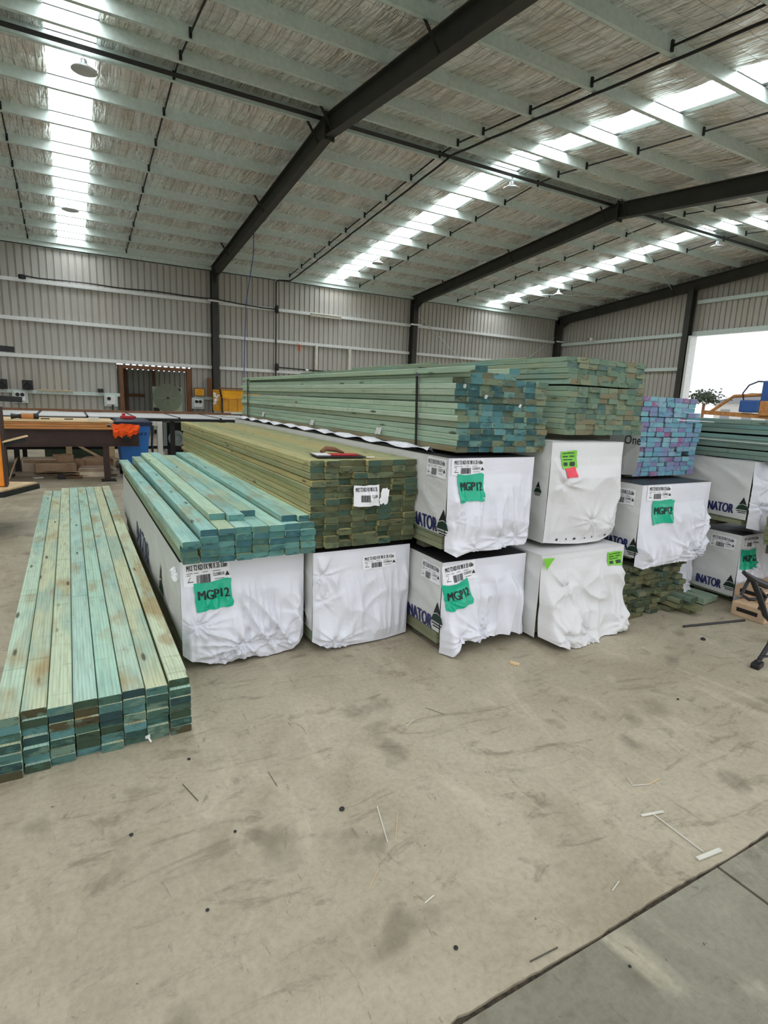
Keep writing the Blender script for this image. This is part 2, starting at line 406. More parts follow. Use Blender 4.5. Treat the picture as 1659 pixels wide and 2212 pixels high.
struct(MB().box(XL-.3, XR+.3, RIDGE-.3, RIDGE+.3, 6.72, 6.75).build('trim_1', M['galv']), 'ridge cap above the purlins')
# outer roof sheets so no light leaks
for i in range(0, len(edges), 2):
    mb = MB()
    for a, b in ((YF-.5, RIDGE), (RIDGE, YB+.4)):
        mb.add([(edges[i], a, zr(a, .60)), (edges[i+1], a, zr(a, .60)), (edges[i+1], b, zr(b, .60)), (edges[i], b, zr(b, .60))], [(0, 1, 2, 3)])
    struct(mb.build('ceiling', M['galv']), 'steel roof sheeting above the foil')

# ---- rafters with columns
RX = [-3.45, 4.4, 12.15, 19.98]
names = {0: 'left', 1: 'nearest', 2: 'middle', 3: 'end wall'}
def isec(mb, P, Q, h, wd, tf=.02, tw=.014, side=Vector((1, 0, 0))):
    P = Vector(P); Q = Vector(Q); d = (Q-P).normalized(); up = side.cross(d).normalized()
    if up.z < 0: up = -up
    for c, ww, hh in ((up*(h/2-tf/2), wd, tf), (-up*(h/2-tf/2), wd, tf), (Vector((0, 0, 0)), tw, h-2*tf)):
        vs = [e+c+side*(i*ww/2)+up*(j*hh/2) for e in (P, Q) for i in (-1, 1) for j in (-1, 1)]
        mb.add(vs, [(0,1,3,2),(4,6,7,5),(0,4,5,1),(2,3,7,6),(0,2,6,4),(1,5,7,3)])
for k, x in enumerate(RX):
    r = empty('roof_rafter', {0: 'dark steel roof rafter left of the skylight', 1: 'nearest dark steel rafter crossing the top centre of the photo', 2: 'second dark steel rafter rising from the middle wall column', 3: 'dark steel rafter lying against the far end wall'}[k], 'rafter', (x, YB-.2, zr(YB)), 'roof rafters')
    mb = MB(); isec(mb, (x, YB-.1, zr(YB-.1)+.18), (x, RIDGE, zr(RIDGE)+.18), .36, .17); isec(mb, (x, RIDGE, zr(RIDGE)+.18), (x, YF+.1, zr(YF+.1)+.18), .36, .17)
    mb.build('rafter_beam', M['rafter'], r)
    MB().box(x-.1, x+.1, RIDGE-.02, RIDGE+.02, zr(RIDGE)-.06, zr(RIDGE)+.4).build('ridge_plate', M['rafter'], r)
    b = MB()
    for dz in (-.03, .02, .12, .22, .3):
        for sx in (-.065, .065):
            for sy in (-.035, .02): b.box(x+sx-.012, x+sx+.012, RIDGE+sy, RIDGE+sy+.015, zr(RIDGE)+dz, zr(RIDGE)+dz+.024)
    b.build('bolt_cluster', M['darksteel'], r)
    # fly braces from bottom flange up to purlins
    for yy in (10.78, 10.15, 6.8, 14.19, 17.63):
        for sg in ((-1, 1) if yy in (10.78, 6.8, 14.19) else (-1,)):
            if k == 3 and sg == 1: continue
            MB().bar((x+sg*.06, yy, zr(yy)+.02), (x+sg*.34, yy+.05, zr(yy)+.46), .05, .006, up=(0, 1, 0)).build('fly_brace', M['rafter'], r)
    # haunch gusset at the eave
    if k:
        MB().add([(x-.01, YB-.2, zr(YB-.2)), (x-.01, YB-.85, zr(YB-.85)), (x-.01, YB-.2, zr(YB-.2)-.3), (x+.01, YB-.2, zr(YB-.2)), (x+.01, YB-.85, zr(YB-.85)), (x+.01, YB-.2, zr(YB-.2)-.3)], [(0,1,2),(3,5,4),(0,3,4,1),(1,4,5,2),(0,2,5,3)]).build('eave_gusset', M['rafter'], r)
    c = empty('wall_column', {0: 'dark steel wall column at far left', 1: 'dark steel wall column left of the yellow bin, under the nearest rafter', 2: 'dark steel wall column in the middle of the long wall', 3: 'dark steel corner column where the long wall meets the end wall'}[k], 'column', (x, YB-.3, 0), 'wall columns')
    mb = MB(); isec(mb, (x, YB-.2, 0), (x, YB-.2, zr(YB)+.3), .30, .2, side=Vector((1, 0, 0)))
    mb.build('column_post', M['rafter'], c)
    MB().box(x-.17, x+.17, YB-.45, YB-.05, 0, .025).build('base_plate', M['rafter'], c)
    MB().box(x-.24, x+.24, YB-.40, YB-.36, 4.44, 4.50).build('cleat', M['galv_white'], c)
    c2 = MB(); isec(c2, (x, YF+.2, 0), (x, YF+.2, zr(YF)+.3), .30, .2)
    if k in (0, 1):
        pass
    else:
        tag(c2.build('wall_column', M['rafter']), 'dark steel column on the %s front wall' % ['', '', 'right', 'far right'][k], 'column')
# end wall wind column and door frame
ec = MB(); isec(ec, (XR-.25, 13.5, 0), (XR-.25, 13.5, zr(13.5)+.1), .25, .2, side=Vector((0, 1, 0)))
tag(ec.build('wall_column', M['rafter']), 'dark steel column beside the bright doorway in the end wall', 'column')
df = empty('door_1', 'tall open doorway in the end wall', None, (XR-.1, EDY1, 0)); del df['label']; df['kind'] = 'structure'
MB().box(XR-.32, XR+.05, EDY1-.10, EDY1+.0, 0, EDZ).build('door_jamb', M['galv_white'], df)
MB().box(XR-.12, XR+.05, EDY0, EDY1, EDZ, EDZ+.16).build('door_header', M['galv'], df)
MB().box(XR-.32, XR+.05, EDY0, EDY0+.1, 0, EDZ).build('door_jamb', M['galv_white'], df)

# ---- purlins
def purlin(y, label):
    mb = MB(); z0 = zr(y, .36); z1 = zr(y, .55); sgn = 1
    mb.box(XL+.05, XR-.05, y-.002, y+.002, z0, z1)
    mb.box(XL+.05, XR-.05, y, y+.07, z0, z0+.003); mb.box(XL+.05, XR-.05, y, y+.07, z1-.003, z1)
    mb.box(XL+.05, XR-.05, y+.067, y+.07, z0, z0+.02); mb.box(XL+.05, XR-.05, y-.012, y+.075, z1, z1+.012, 1)  # dark strip on top stands in for the shadow gap under the foil
    tag(mb.build('roof_purlin', [M['galv'], M['darksteel']]), label, 'purlin', 'roof purlins')
for i, y in enumerate(sorted(PUR_FAR)): purlin(y, 'galvanised steel roof purlin, %s beyond the ridge towards the back wall' % ORD[i+1])
for i, y in enumerate(sorted(PUR_NEAR, reverse=True)): purlin(y, 'galvanised steel roof purlin, %s from the ridge on the near roof slope' % ORD[i+1])
o = MB().box(XL+.05, XR-.05, YB-.12, YB-.1, EAVE-.32, EAVE-.06).box(XL+.05, XR-.05, YB-.12, YB-.02, EAVE-.32, EAVE-.30).build('eave_purlin', M['galv']); tag(o, 'wide galvanised eave purlin along the top of the back wall', 'purlin')
o = MB().box(XL+.05, XR-.05, RIDGE+.14, RIDGE+.28, zr(RIDGE, .36), zr(RIDGE, .368)).build('ridge_gap_shade', M['darksteel']); tag(o, 'dark strip standing in for the shaded gap between the ridge purlins', 'shade strip')  # dark strip painted in where the ridge gap is in shade
# bridging rows
BR = [(-.75, 'left of the left skylight'), (1.8, 'right of the left skylight'), (7.0, 'beside the black roof cable'), (9.72, 'right of the second skylight'), (14.2, 'left of the third skylight'), (17.0, 'right of the third skylight')]
for x, wh in BR:
    b = empty('purlin_bridging', 'thin dark steel bridging rods between purlins, %s' % wh, 'roof bracing', (x, 10, 6.4), 'purlin bridging rows')
    for a, c in zip(PUR, PUR[1:]):
        MB().bar((x, a+.02, zr(a, .43)), (x, c-.02, zr(c, .43)), .022, .022).build('bridging_rod', M['darksteel'], b)
    for a in PUR: MB().box(x-.02, x+.02, a-.03, a-.004, zr(a, .37), zr(a, .50)).build('bridging_clip', M['darksteel'], b)
# girts on the walls
def cgirt(mb, p, q, out, h=.10, d=.12):
    p = Vector(p); q = Vector(q); o = Vector(out); z = Vector((0, 0, 1))
    for c, w_, h_ in ((o*0, .003, h), (-o*(d/2)+z*(h/2), d, .003), (-o*(d/2)-z*(h/2), d, .003), (-o*d+z*(h/2-.01), .003, .02), (-o*d-z*(h/2-.01), .003, .02)):
        vs = [e+c+o*(i*w_/2)+z*(j*h_/2) for e in (p, q) for i in (-1, 1) for j in (-1, 1)]
        mb.add(vs, [(0,1,3,2),(4,6,7,5),(0,4,5,1),(2,3,7,6),(0,2,6,4),(1,5,7,3)])
bays = [(XL+.1, RX[0]-.1), (RX[0]+.1, RX[1]-.1), (RX[1]+.1, RX[2]-.1), (RX[2]+.1, RX[3]-.1)]
bayn = ['far left bay', 'left bay', 'bay behind the yellow bin', 'bay nearest the corner']
for bi, (a, b) in enumerate(bays):
    for zi, z in enumerate((1.33, 2.36, 3.40, 4.46)):
        segs = [(a, b)]
        if zi == 0 and bi == 1: segs = [(a, DX0-.02), (DX1+.1, b)]
        for si, (u, v) in enumerate(segs):
            mb = MB(); cgirt(mb, (u, YB-.12, z), (v, YB-.12, z), (0, -1, 0))
            lab = 'horizontal galvanised girt on the back wall, %s, %s from the floor' % (bayn[bi], ORD[zi+1])
            if si: lab = 'short galvanised girt right of the timber doorway'
            tag(mb.build('wall_girt', M['galv_white'] if zi else M['galv']), lab, 'girt', 'wall girts')
for (y0, y1, z, l) in ((YB-.3, 13.62, 4.34, 'upper horizontal girt on the end wall left of the doorway'), (YB-.3, 13.62, 3.10, 'lower horizontal girt on the end wall left of the doorway'), (YB-.3, 13.62, 1.6, 'lowest girt on the end wall hidden behind the timber'), (13.35, 5.0, 5.43, 'horizontal girt on the end wall above the doorway')):
    mb = MB(); cgirt(mb, (XR-.12, y0, z), (XR-.12, y1, z), (-1, 0, 0), .12); tag(mb.build('wall_girt', M['galv']), l, 'girt', 'wall girts')
# diagonal bracing rods
for p, q, l in (((12.3, YB-.18, 4.9), (15.6, YB-.18, 2.6), 'thin diagonal brace rod descending right of the middle column'), ((19.8, YB-.18, 4.65), (16.8, YB-.18, 2.65), 'thin diagonal brace rod rising to the corner column'),
                ((12.3, 10.6, zr(10.6)+.2), (19.9, 14.3, zr(14.3)+.22), 'thin diagonal roof brace crossing the third skylight'), ((12.3, 18.9, zr(18.9)+.3), (19.6, 15.9, zr(15.9)+.3), 'thin pale roof brace running back towards the end wall')):
    tag(MB().tube([p, q], .012, 6).build('brace_rod', M['galv']), l, 'brace rod')
# ---- exterior seen through the doorway
for (x0, x1, y0, y1, h, rh, l) in ((70, 82, 33.6, 42.3, 2.9, 1.2, 'pale low house with gable roof seen through the doorway'), (84, 96, 14, 32, 3.2, 1.6, 'long pale house behind the blue machine outside')):
    hs = empty('house', l, 'house', (x0, y0, 0))
    MB().box(x0, x1, y0, y1, -.3, h).build('house_wall', M['outwall'], hs)
    m_ = (y0+y1)/2; MB().add([(x0-.4, y0-.5, h), (x0-.4, y1+.5, h), (x0-.4, m_, h+rh), (x1, y0-.5, h), (x1, y1+.5, h), (x1, m_, h+rh)], [(0,2,1),(3,4,5),(0,3,5,2),(1,2,5,4),(0,1,4,3)]).build('roof', M['outroof'], hs)
    for yy in (y0+1.5, y0+4.2, y0+6.8): MB().box(x0-.05, x0+.02, yy, yy+1.1, 1.0, 2.1).build('window', M['outroof'], hs)
tr = empty('tree', 'small grey green tree beyond the open doorway', 'tree', (60, 37.5, 0))
MB().tube([(60, 37.5, -.3), (60, 37.5, 2.6)], .15).build('trunk', M['brownwood'], tr)
mb = MB(); rr = random.Random(5)
for i in range(700):
    c = Vector((60+rr.gauss(0, .6), 37.5+rr.gauss(0, .8), 3.2+rr.gauss(0, .32))); a = rr.random()*6; s_ = .2
    mb.obox(c, (s_, s_*.8, .02), a, rr.random()*3)
mb.build('foliage', M['leaf'], tr)
# ---- back room seen through the timber doorway
rm = [((.9, 24.1, 0), (4.4, 24.1, 0), (0, 1, 0), 2.27), ((.9, YB+.1, 0), (.9, 24.1, 0), (-1, 0, 0), 2.38)]
for n, (p, q, o_, z) in zip(('wall_room_back', 'wall_room_left'), rm): corr(n, p, q, o_, 0, z, M['wall_dark'], label='corrugated wall of the small back room')
mb = MB(); x = .9
while x < 4.4: mb.box(x, x+.13, 24.08, 24.12, 2.27, 2.42); x += .19
struct(mb.build('trim_2', M['wall_dark']), 'gaps of daylight between wall sheet ribs under the back room roof')
struct(MB().add([(.8, YB+.06, 2.275), (4.5, YB+.06, 2.275), (4.5, 24.2, 2.37), (.8, 24.2, 2.37)], [(0, 1, 2, 3)]).build('ceiling', M['wall_dark']), 'low sheet roof of the back room')
d2 = empty('door_2', None, None, (2.5, YB, 0)); d2['kind'] = 'structure'
MB().box(DX0-.02, DX0+.10, YB-.12, YB+.06, 0, 2.27).build('door_post', M['brownwood'], d2)
MB().box(DX1-.10, DX1+.04, YB-.12, YB+.06, 0, 2.27).build('door_post', M['brownwood'], d2)
MB().box(DX0+.1, DX1-.1, YB-.10, YB+.04, 2.165, 2.265).build('door_header', M['brownwood'], d2)
mb = MB(); x = DX0
while x < DX1: mb.box(x+.12, x+.19, YB-.02, YB+.03, 2.265, DZ+.02); x += .19
mb.build('header_packer', M['wall'], d2)
st = empty('stud_frame', 'brown timber stud and rail inside the back room', 'timber frame', (2, 23.9, 0))
MB().box(.95, 2.6, 23.95, 24.05, 1.25, 1.36).build('rail', M['brownwood'], st)
for x in (1.9, 2.9): MB().box(x, x+.1, 23.94, 24.04, 0, 2.27).build('stud', M['brownwood'], st)
# ================================================================== TIMBER
G = lambda *c: [S(*x) for x in c]
def steps(cols): return [(i/len(cols), c) for i, c in enumerate(cols)]
END_FLOOR = steps(G((78,116,108),(56,86,78),(94,138,136),(62,80,62),(50,74,74),(112,138,120),(72,102,88),(80,76,54)))
END_AQUA = steps(G((88,136,130),(72,114,110),(104,154,146),(62,104,110),(96,128,112),(78,120,122)))
END_OLIVE = steps(G((98,106,80),(84,92,70),(112,120,92),(74,98,84),(90,92,66),(64,80,64),(104,108,78)))
END_SAGE = steps(G((92,138,138),(70,108,108),(114,148,136),(84,128,132),(100,112,94),(62,96,98),(124,136,108),(104,148,150),(110,112,90)))
BM = {
 'mint': board_mats('mint_board', stain_amt=.6, base=None, end_cols=END_FLOOR, blue=S(128,176,172), blue_amt=.5, patch=S(170,146,98), patch_amt=.8),
 'aqua': board_mats('aqua_board', end_cols=END_AQUA, blue=S(104,172,176), blue_amt=.5, patch=S(156,146,98), patch_amt=.65, end_dark=S(40,64,66)),
 'olive': board_mats('olive_board', stain_amt=.2, end_cols=END_OLIVE, blue=S(150,160,120), blue_amt=.2, patch=S(176,158,112), patch_amt=.4, end_dark=S(34,38,28)),
 'sage': board_mats('sage_board', stain_amt=.12, end_cols=END_SAGE, blue=S(140,176,160), blue_amt=.3, patch=S(150,152,118), patch_amt=.18, end_dark=S(38,62,66)),
 'pink': board_mats('blue_pink_board', base=None, end_cols=steps(G((122,176,192),(140,190,200),(140,130,172),(160,112,152),(112,166,188),(134,156,188),(146,184,198),(122,182,192),(128,160,190),(136,140,178),(118,172,190))), patch_amt=.1, blue=S(120,150,170), end_dark=S(90,95,130)),
}
_bm = {}
def board_mesh(L, wd, h, mats, key):
    k = (round(L, 1), round(wd, 3), round(h, 3), key)
    if k in _bm: return _bm[k]
    L = k[0]; c = .004; ring = [(-wd/2+c, -h/2), (wd/2-c, -h/2), (wd/2, -h/2+c), (wd/2, h/2-c), (wd/2-c, h/2), (-wd/2+c, h/2), (-wd/2, h/2-c), (-wd/2, -h/2+c)]
    vs = [(x, y, z) for y in (0, L) for x, z in ring]; n = 8
    fs = [(i, (i+1) % n, (i+1) % n+n, i+n) for i in range(n)] + [tuple(range(n))[::-1], tuple(range(n, 2*n))]
    me = bpy.data.meshes.new('board_'+key); me.from_pydata(vs, [], fs); me.update()
    for m in mats: me.materials.append(m)
    me.polygons.foreach_set('material_index', [0]*n+[1, 1])
    _bm[k] = me; return me
def board(x, y, z, L, key, color, label, group, rz=0, wd=.0868, h=.0345, rx=0, cat='timber board', name='timber_board'):
    o = bpy.data.objects.new(name, board_mesh(L, wd, h, BM[key], key)); COL.objects.link(o)
    o.location = (x, y, z); o.rotation_euler = (rx, 0, rz); o.color = color
    return tag(o, label, cat, group)
R_ = random.Random(11)
def jit(c, a=.06):
    k = 1+R_.uniform(-a, a); return tuple(min(1, x*k*(1+R_.uniform(-a/3, a/3))) for x in c[:3])+(1,)
MINT = G((190,216,192),(202,216,186),(178,212,194),(200,208,172),(186,218,202))
# -- low pile on the floor, 8 columns by 7 layers
for c in range(8):
    for r in range(7):                       # r = 0 is the top
        z = .036*(6-r)+.0185
        x = -.285+.0907*c + (.006 if c == 7 else 0) + (R_.uniform(-.0015, .0015) if r else 0)
        y = 2.40+R_.uniform(-.012, .012)+(.03 if c == 7 and r == 0 else 0)+(-.02 if r > 3 and c < 2 else 0)
        yend = (7.85 if c == 0 else 7.55 if c == 1 and r == 0 else 8.12)
        if c == 0: y -= .02
        board(x, y, z, yend-y, 'mint', jit(MINT[(c*3+r) % 5]), 'mint treated board in low floor pile, %s column from left, %s layer from top' % (ORD[c+1], ORD[r+1]), 'boards of the low floor pile', rz=R_.uniform(-.0002, .0002))
# -- loose aqua boards on the left wrapped pack
AQ = G((172,214,198),(156,204,192),(184,214,188),(164,210,200),(180,202,170))
hts = [4, 5, 6, 6, 6, 5, 6, 6]; tops = {0: 2.82, 1: 2.90, 2: 3.12, 3: 3.06, 4: 3.16, 6: 2.96, 7: 2.93}
for c in range(8):
    for r in range(hts[c]):
        z = .630+.036*(hts[c]-1-r)+.018
        x = .505+.0905*c+R_.uniform(-.0013, .0013)
        y = 2.90+R_.uniform(-.012, .015) if r or c == 5 else tops[c]
        if c == 0 and r < 3: x -= .012
        yend = 6.52+R_.uniform(-.03, .03)
        if c == 4 and r == 0: yend = 6.3
        col = jit(AQ[(c+2*r) % 5]) if r < hts[c]-2 else jit(S(150,160,120))
        board(x, y, z, yend-y, 'aqua', col, 'aqua board in low stack on wrapped pack, %s column from left, %s layer from top' % (ORD[c+1], ORD[r+1]), 'boards stacked on the left wrapped pack', rz=(.006 if c == 0 and r == 0 else 0)+R_.uniform(-.0001, .0001))
# -- tall brown-olive stack
OL = G((186,180,128),(176,172,122),(166,168,124),(182,172,118),(158,160,118))
for c in range(8):
    for r in range(14):
        z = 1.136-.036*r-.004*(r > 2)-.003*(r > 9)
        x = 1.202+.0875*c+R_.uniform(-.001, .001)+(.002 if r > 8 else 0)
        if r in (4, 8, 11): x -= .006
        y = 2.92+R_.uniform(-.018, .02)+(.03 if R_.random() < .12 else 0)
        board(x, y, z, 7.1+R_.uniform(-.06, .06)-y, 'olive', jit(OL[(c*2+r) % 5], .08), 'olive board in tall unwrapped stack, %s column from left, %s layer from top' % (ORD[c+1], ORD[r+1]), 'boards of the tall olive stack', rz=0, wd=.0848)
# -- long strapped sage stack on top
SG = G((168,190,166),(160,184,162),(176,194,172),(166,182,158),(154,178,160))
late = []
for c in range(8):
    for r in range(13):
        z = 1.668-.0352*r-(.008 if r > 4 else 0)-(.003 if r > 8 else 0)
        x = 2.003+.0876*c+R_.uniform(-.001, .001)+(-.012 if r in (2, 3, 7) else 0)
        y = 2.70+R_.uniform(-.018, .018)+(.05 if c == 0 and r < 2 else 0)-(.03 if r > 6 else 0)
        col = jit(SG[(c*3+r) % 5]) if r < 12 else jit(S(140,132,100))
        if r == 0 and c in (0, 5, 6, 7): continue
        if c == 7 or r == 12 and c == 6: late.append((x, y, z, 4.65, .0845, .0345)); continue
        board(x, y, z, 7.35+R_.uniform(-.04, .04)-y, 'sage', col, 'sage board in long strapped top stack, %s column from left, %s layer from top' % (ORD[c+1], ORD[r+1]), 'boards of the long strapped stack', rz=0, wd=.0850)
board(1.985, 2.52, 1.69, 4.8, 'sage', jit(SG[0]), 'sage board lying loose along the top left edge of the long strapped stack', 'boards of the long strapped stack', rz=-.002)
board(2.40, 2.72, 1.704, 2.4, 'sage', jit(SG[2]), 'single extra teal ended board lying over the fifth column of the strapped stack', 'boards of the long strapped stack')
# straps of the long stack
def strap(name, pts, label, group, wd=.016):
    mb = MB()
    for p, q in zip(pts, pts[1:]): mb.bar(p, q, wd, .004, up=(1, 0, 0) if abs(p[0]-q[0]) < .01 else (0, 0, 1))
    tag(mb.build(name, M['black']), label, 'strap', group)
strap('pack_strap', [(1.935, 3.07, 1.20), (1.935, 3.10, 1.655), (1.965, 3.12, 1.715), (2.70, 3.12, 1.70)], 'black steel strap near the front end of the long strapped stack', 'stack straps', .022)
strap('pack_strap', [(1.94, 7.03, 1.20), (1.94, 7.03, 1.69), (2.70, 7.03, 1.71)], 'black strap near the far end of the long strapped stack', 'stack straps', .03)
for i, (y, z) in enumerate(((6.41, 1.285), (4.90, 1.272), (3.61, 1.28))):
    mb = MB(); P = np.zeros((6, 6, 3))
    for a in range(6):
        for b in range(6): P[a, b] = (1.948-.006*math.sin(a*1.3+b), y-.04+.016*a+.004*math.sin(b*2), z-.022+.01*b+.004*math.sin(a*2.1))
    tag(mb.grid(P).build('paper_tag', M['white'], smooth=True), 'small torn white paper tag on side of long strapped stack, %s' % ('farthest one', 'middle one', 'nearest one')[i], 'paper tag', 'paper tags on the long stack')
for i in range(3):
    x = (1.99, 2.15, 2.42)[i]; z = (1.60, 1.545, 1.50)[i]
    tag(MB().obox((x, 2.668, z), (.012, .012, .02), .3*i, .4).build('staple', M['galv_white']), 'shiny metal staple on a board end of strapped stack, %s' % ('leftmost', 'middle', 'rightmost')[i], 'staple', 'staples in the long stack')
# -- blue and pink ended stack
PK = G((118,140,150),(108,130,146),(126,146,152))
for c in range(8):
    for r in range(16):
        if c == 7 and r < 3: continue
        if c == 6 and r == 11: continue
        z = 1.590-.0362*r-(.005 if r > 3 else 0)-(.004 if r > 7 else 0)-(.005 if r > 11 else 0)
        x = 3.712+.0915*c+(.030 if c == 7 else 0)+R_.uniform(-.002, .002)-.006*(r > 11)+.012*(r > 4 and r < 9)
        y = 2.75+R_.uniform(-.01, .012)+(.02 if c == 7 else 0)
        board(x, y, z, 4.2, 'pink', jit(PK[(c+r) % 3]), 'blue and pink ended board, %s column from left, %s layer from top' % (ORD[c+1], ORD[r+1]), 'boards of the blue and pink stack', rz=R_.uniform(-.0001, .0001), h=.0352, cat='painted board', name='painted_end_board')
# -- remaining boards beyond the first three hundred
def stuff_boards(specs, slot=lambda x, y, z: 0):
    vs = []; fs = []; mi = []
    for (x, y, z, L, wd, h) in specs:
        c = .003; ring = [(-wd/2+c, -h/2), (wd/2-c, -h/2), (wd/2, -h/2+c), (wd/2, h/2-c), (wd/2-c, h/2), (-wd/2+c, h/2), (-wd/2, h/2-c), (-wd/2, -h/2+c)]
        b = len(vs); n = 8
        vs += [(x+a, yy, z+e) for yy in (y, y+L) for a, e in ring]
        fs += [(b+i, b+(i+1) % n, b+(i+1) % n+n, b+i+n) for i in range(n)] + [tuple(b+i for i in range(n))[::-1], tuple(b+n+i for i in range(n))]
        sl = slot(x, y, z); mi += [sl]*n+[sl+1, sl+1]
    me = bpy.data.meshes.new('timber_boards'); me.from_pydata(vs, [], fs); me.update(); return me, mi
rest = []; mats3 = board_mats('far_board', island=True, base=steps(G((150,168,140),(138,160,136),(158,172,142),(128,150,126))), end_cols=steps(G((112,136,116),(126,146,124),(98,122,106),(140,146,118),(120,142,122),(92,118,112),(134,128,102))), patch_amt=.2, end_dark=S(54,64,50))
for c in range(8):                                         # sage stack on the tall wrapped pack
    for r in range(14):
        z = 1.805-.0345*r-(.010 if r > 4 else 0)
        x = 2.835+.093*c+R_.uniform(-.006, .006)-(.006 if r > 7 else 0)
        if r < 2 and c == 7: x += .015
        rest.append((x, 2.67+R_.uniform(-.015, .015)+(-.03 if r > 3 else 0), z, 4.8, .088, .0335))
rest.append((2.86, 4.3, 1.835, 1.6, .088, .02)); rest.append((2.85, 3.1, 1.832, .5, .04, .01)); rest += late
rest2 = []
for c in range(8):                                         # dark ragged stack under the MGP12 pack
    for r in range(10):
        z = .377-.0395*r; fr = 2.50+abs(R_.gauss(0, .03))+(.05 if R_.random() < .1 else 0)
        if c > 5 and r > 6: fr -= .12
        rest2.append((3.42+.0915*c+R_.uniform(-.012, .012), fr, z, 3.4, .086, .033))
rest2.append((4.02, 2.36, .128, 1.2, .088, .034)); rest2.append((4.05, 2.33, .055, 1.0, .088, .034))
rest3 = []
for c in range(8):                                         # long green stack behind on the far right
    for r in range(8):
        rest3.append((4.70+.0905*c, 1.75+R_.uniform(-.01, .01), 1.445-.0355*r-(.012 if r in (3, 4, 5) else .02 if r > 5 else 0), 3.6, .0885, .0335))
allb = rest+rest2+rest3
mats4 = board_mats('dark_ragged_board', island=True, base=steps(G((120,126,90),(104,112,84),(134,136,100))), end_cols=steps(G((100,104,76),(84,92,68),(120,122,94),(74,86,66),(110,106,76),(66,76,60))), patch_amt=.2, end_dark=S(34,38,30), stain_amt=.2)
mats5 = board_mats('far_sage_board', island=True, base=steps(G((118,144,134),(108,136,128),(126,150,138))), end_cols=steps(G((90,100,82),(100,108,88),(80,92,76))), patch_amt=.08, stain_amt=.05)
me, mi = stuff_boards(allb, lambda x, y, z: 2 if (z < .40 and x < 4.3) else 4 if x > 4.6 else 0)
for m in mats3+mats4+mats5: me.materials.append(m)
me.polygons.foreach_set('material_index', mi)
o = bpy.data.objects.new('timber_boards', me); COL.objects.link(o)
tag(o, 'remaining green board stacks at right: behind strapped stack, under white packs, far right', 'timber boards', None, 'stuff')
tag(MB().bar((4.652, 1.7, 1.29), (4.652, 5.3, 1.30), .012, .006).build('metal_strip', M['galv_white']), 'thin bright strip along the side of the far right green stack', 'strip')
tag(MB().tube([(4.05, 2.725, 1.444), (4.52, 2.72, 1.436)], .004, 6).build('metal_strip', M['galv_white']), 'bright thin strip crossing the blue and pink board ends', 'strip')
oo = MB().obox((4.42, 2.62, .03), (.22, .30, .045), .1).build('board_offcut', BM['sage'][0], bevel=.004); oo.color = S(150, 172, 148)
tag(oo, 'pale green board offcuts lying on the floor behind the dark stack', 'board offcut')

for n_, (x0, x1, y, z0, z1, l) in enumerate(((1.99, 2.64, 3.30, 1.196, 1.217, 'dark bearer under the front of the long strapped stack'), (1.99, 2.64, 5.2, 1.196, 1.217, 'dark bearer under the middle of the long strapped stack'), (1.99, 2.64, 6.9, 1.196, 1.217, 'dark bearer under the far end of the long strapped stack'),
  (1.19, 1.86, 3.05, .615, .643, 'dark bearer under the front of the tall olive stack'), (1.19, 1.86, 6.6, .615, .643, 'dark bearer under the back of the tall olive stack'), (.48, 1.16, 3.1, .615, .630, 'thin bearer under the front of the aqua boards'), (.48, 1.16, 6.1, .615, .630, 'thin bearer under the back of the aqua boards'),
  (2.82, 3.48, 2.85, 1.288, 1.328, 'bearer under the front of the stack on the tall white pack'), (2.82, 3.3, 5.8, 1.288, 1.328, 'bearer under the back of the stack on the tall white pack'), (3.70, 4.26, 2.85, .995, 1.014, 'bearer under the front of the blue and pink stack'), (3.70, 4.26, 6.2, .995, 1.014, 'bearer under the back of the blue and pink stack'))):
    tag(MB().box(x0, x1, y, y+.09, z0, z1).build('timber_bearer', M['darkwood']), l, 'bearer', 'bearers between the stacks')
tag(MB().box(.46, .475, 3.9, 3.92, .02, .60).box(.455, .47, 5.2, 5.22, .02, .60).build('side_strap', M['black']), 'black strapping down the side of left wrapped pack', 'strap') if 0 else None

es = empty('board_rack', 'few dark green boards on a dark stand at the right edge of photo', 'board stack', (4.46, 2.0, 0))
for r in range(6):
    for c in range(2):
        o = MB().box(4.46+R_.uniform(-.008, .008), 6.2, 2.0+.092*c, 2.088+.092*c, .565+.0355*r, .599+.0355*r).build('board', BM['olive'][0], es, bevel=.003); o.color = jit(S(112, 122, 92))
MB().box(4.52, 4.60, 2.0, 2.18, .49, .563).build('cross_bearer', M['darkwood'], es)
MB().box(5.6, 5.68, 2.0, 2.18, .0, .563).box(4.98, 5.06, 2.0, 2.18, .0, .563).build('support_leg', M['darkwood'], es)
MB().box(4.52, 5.7, 2.06, 2.12, .42, .49).build('support_rail', M['darkwood'], es)
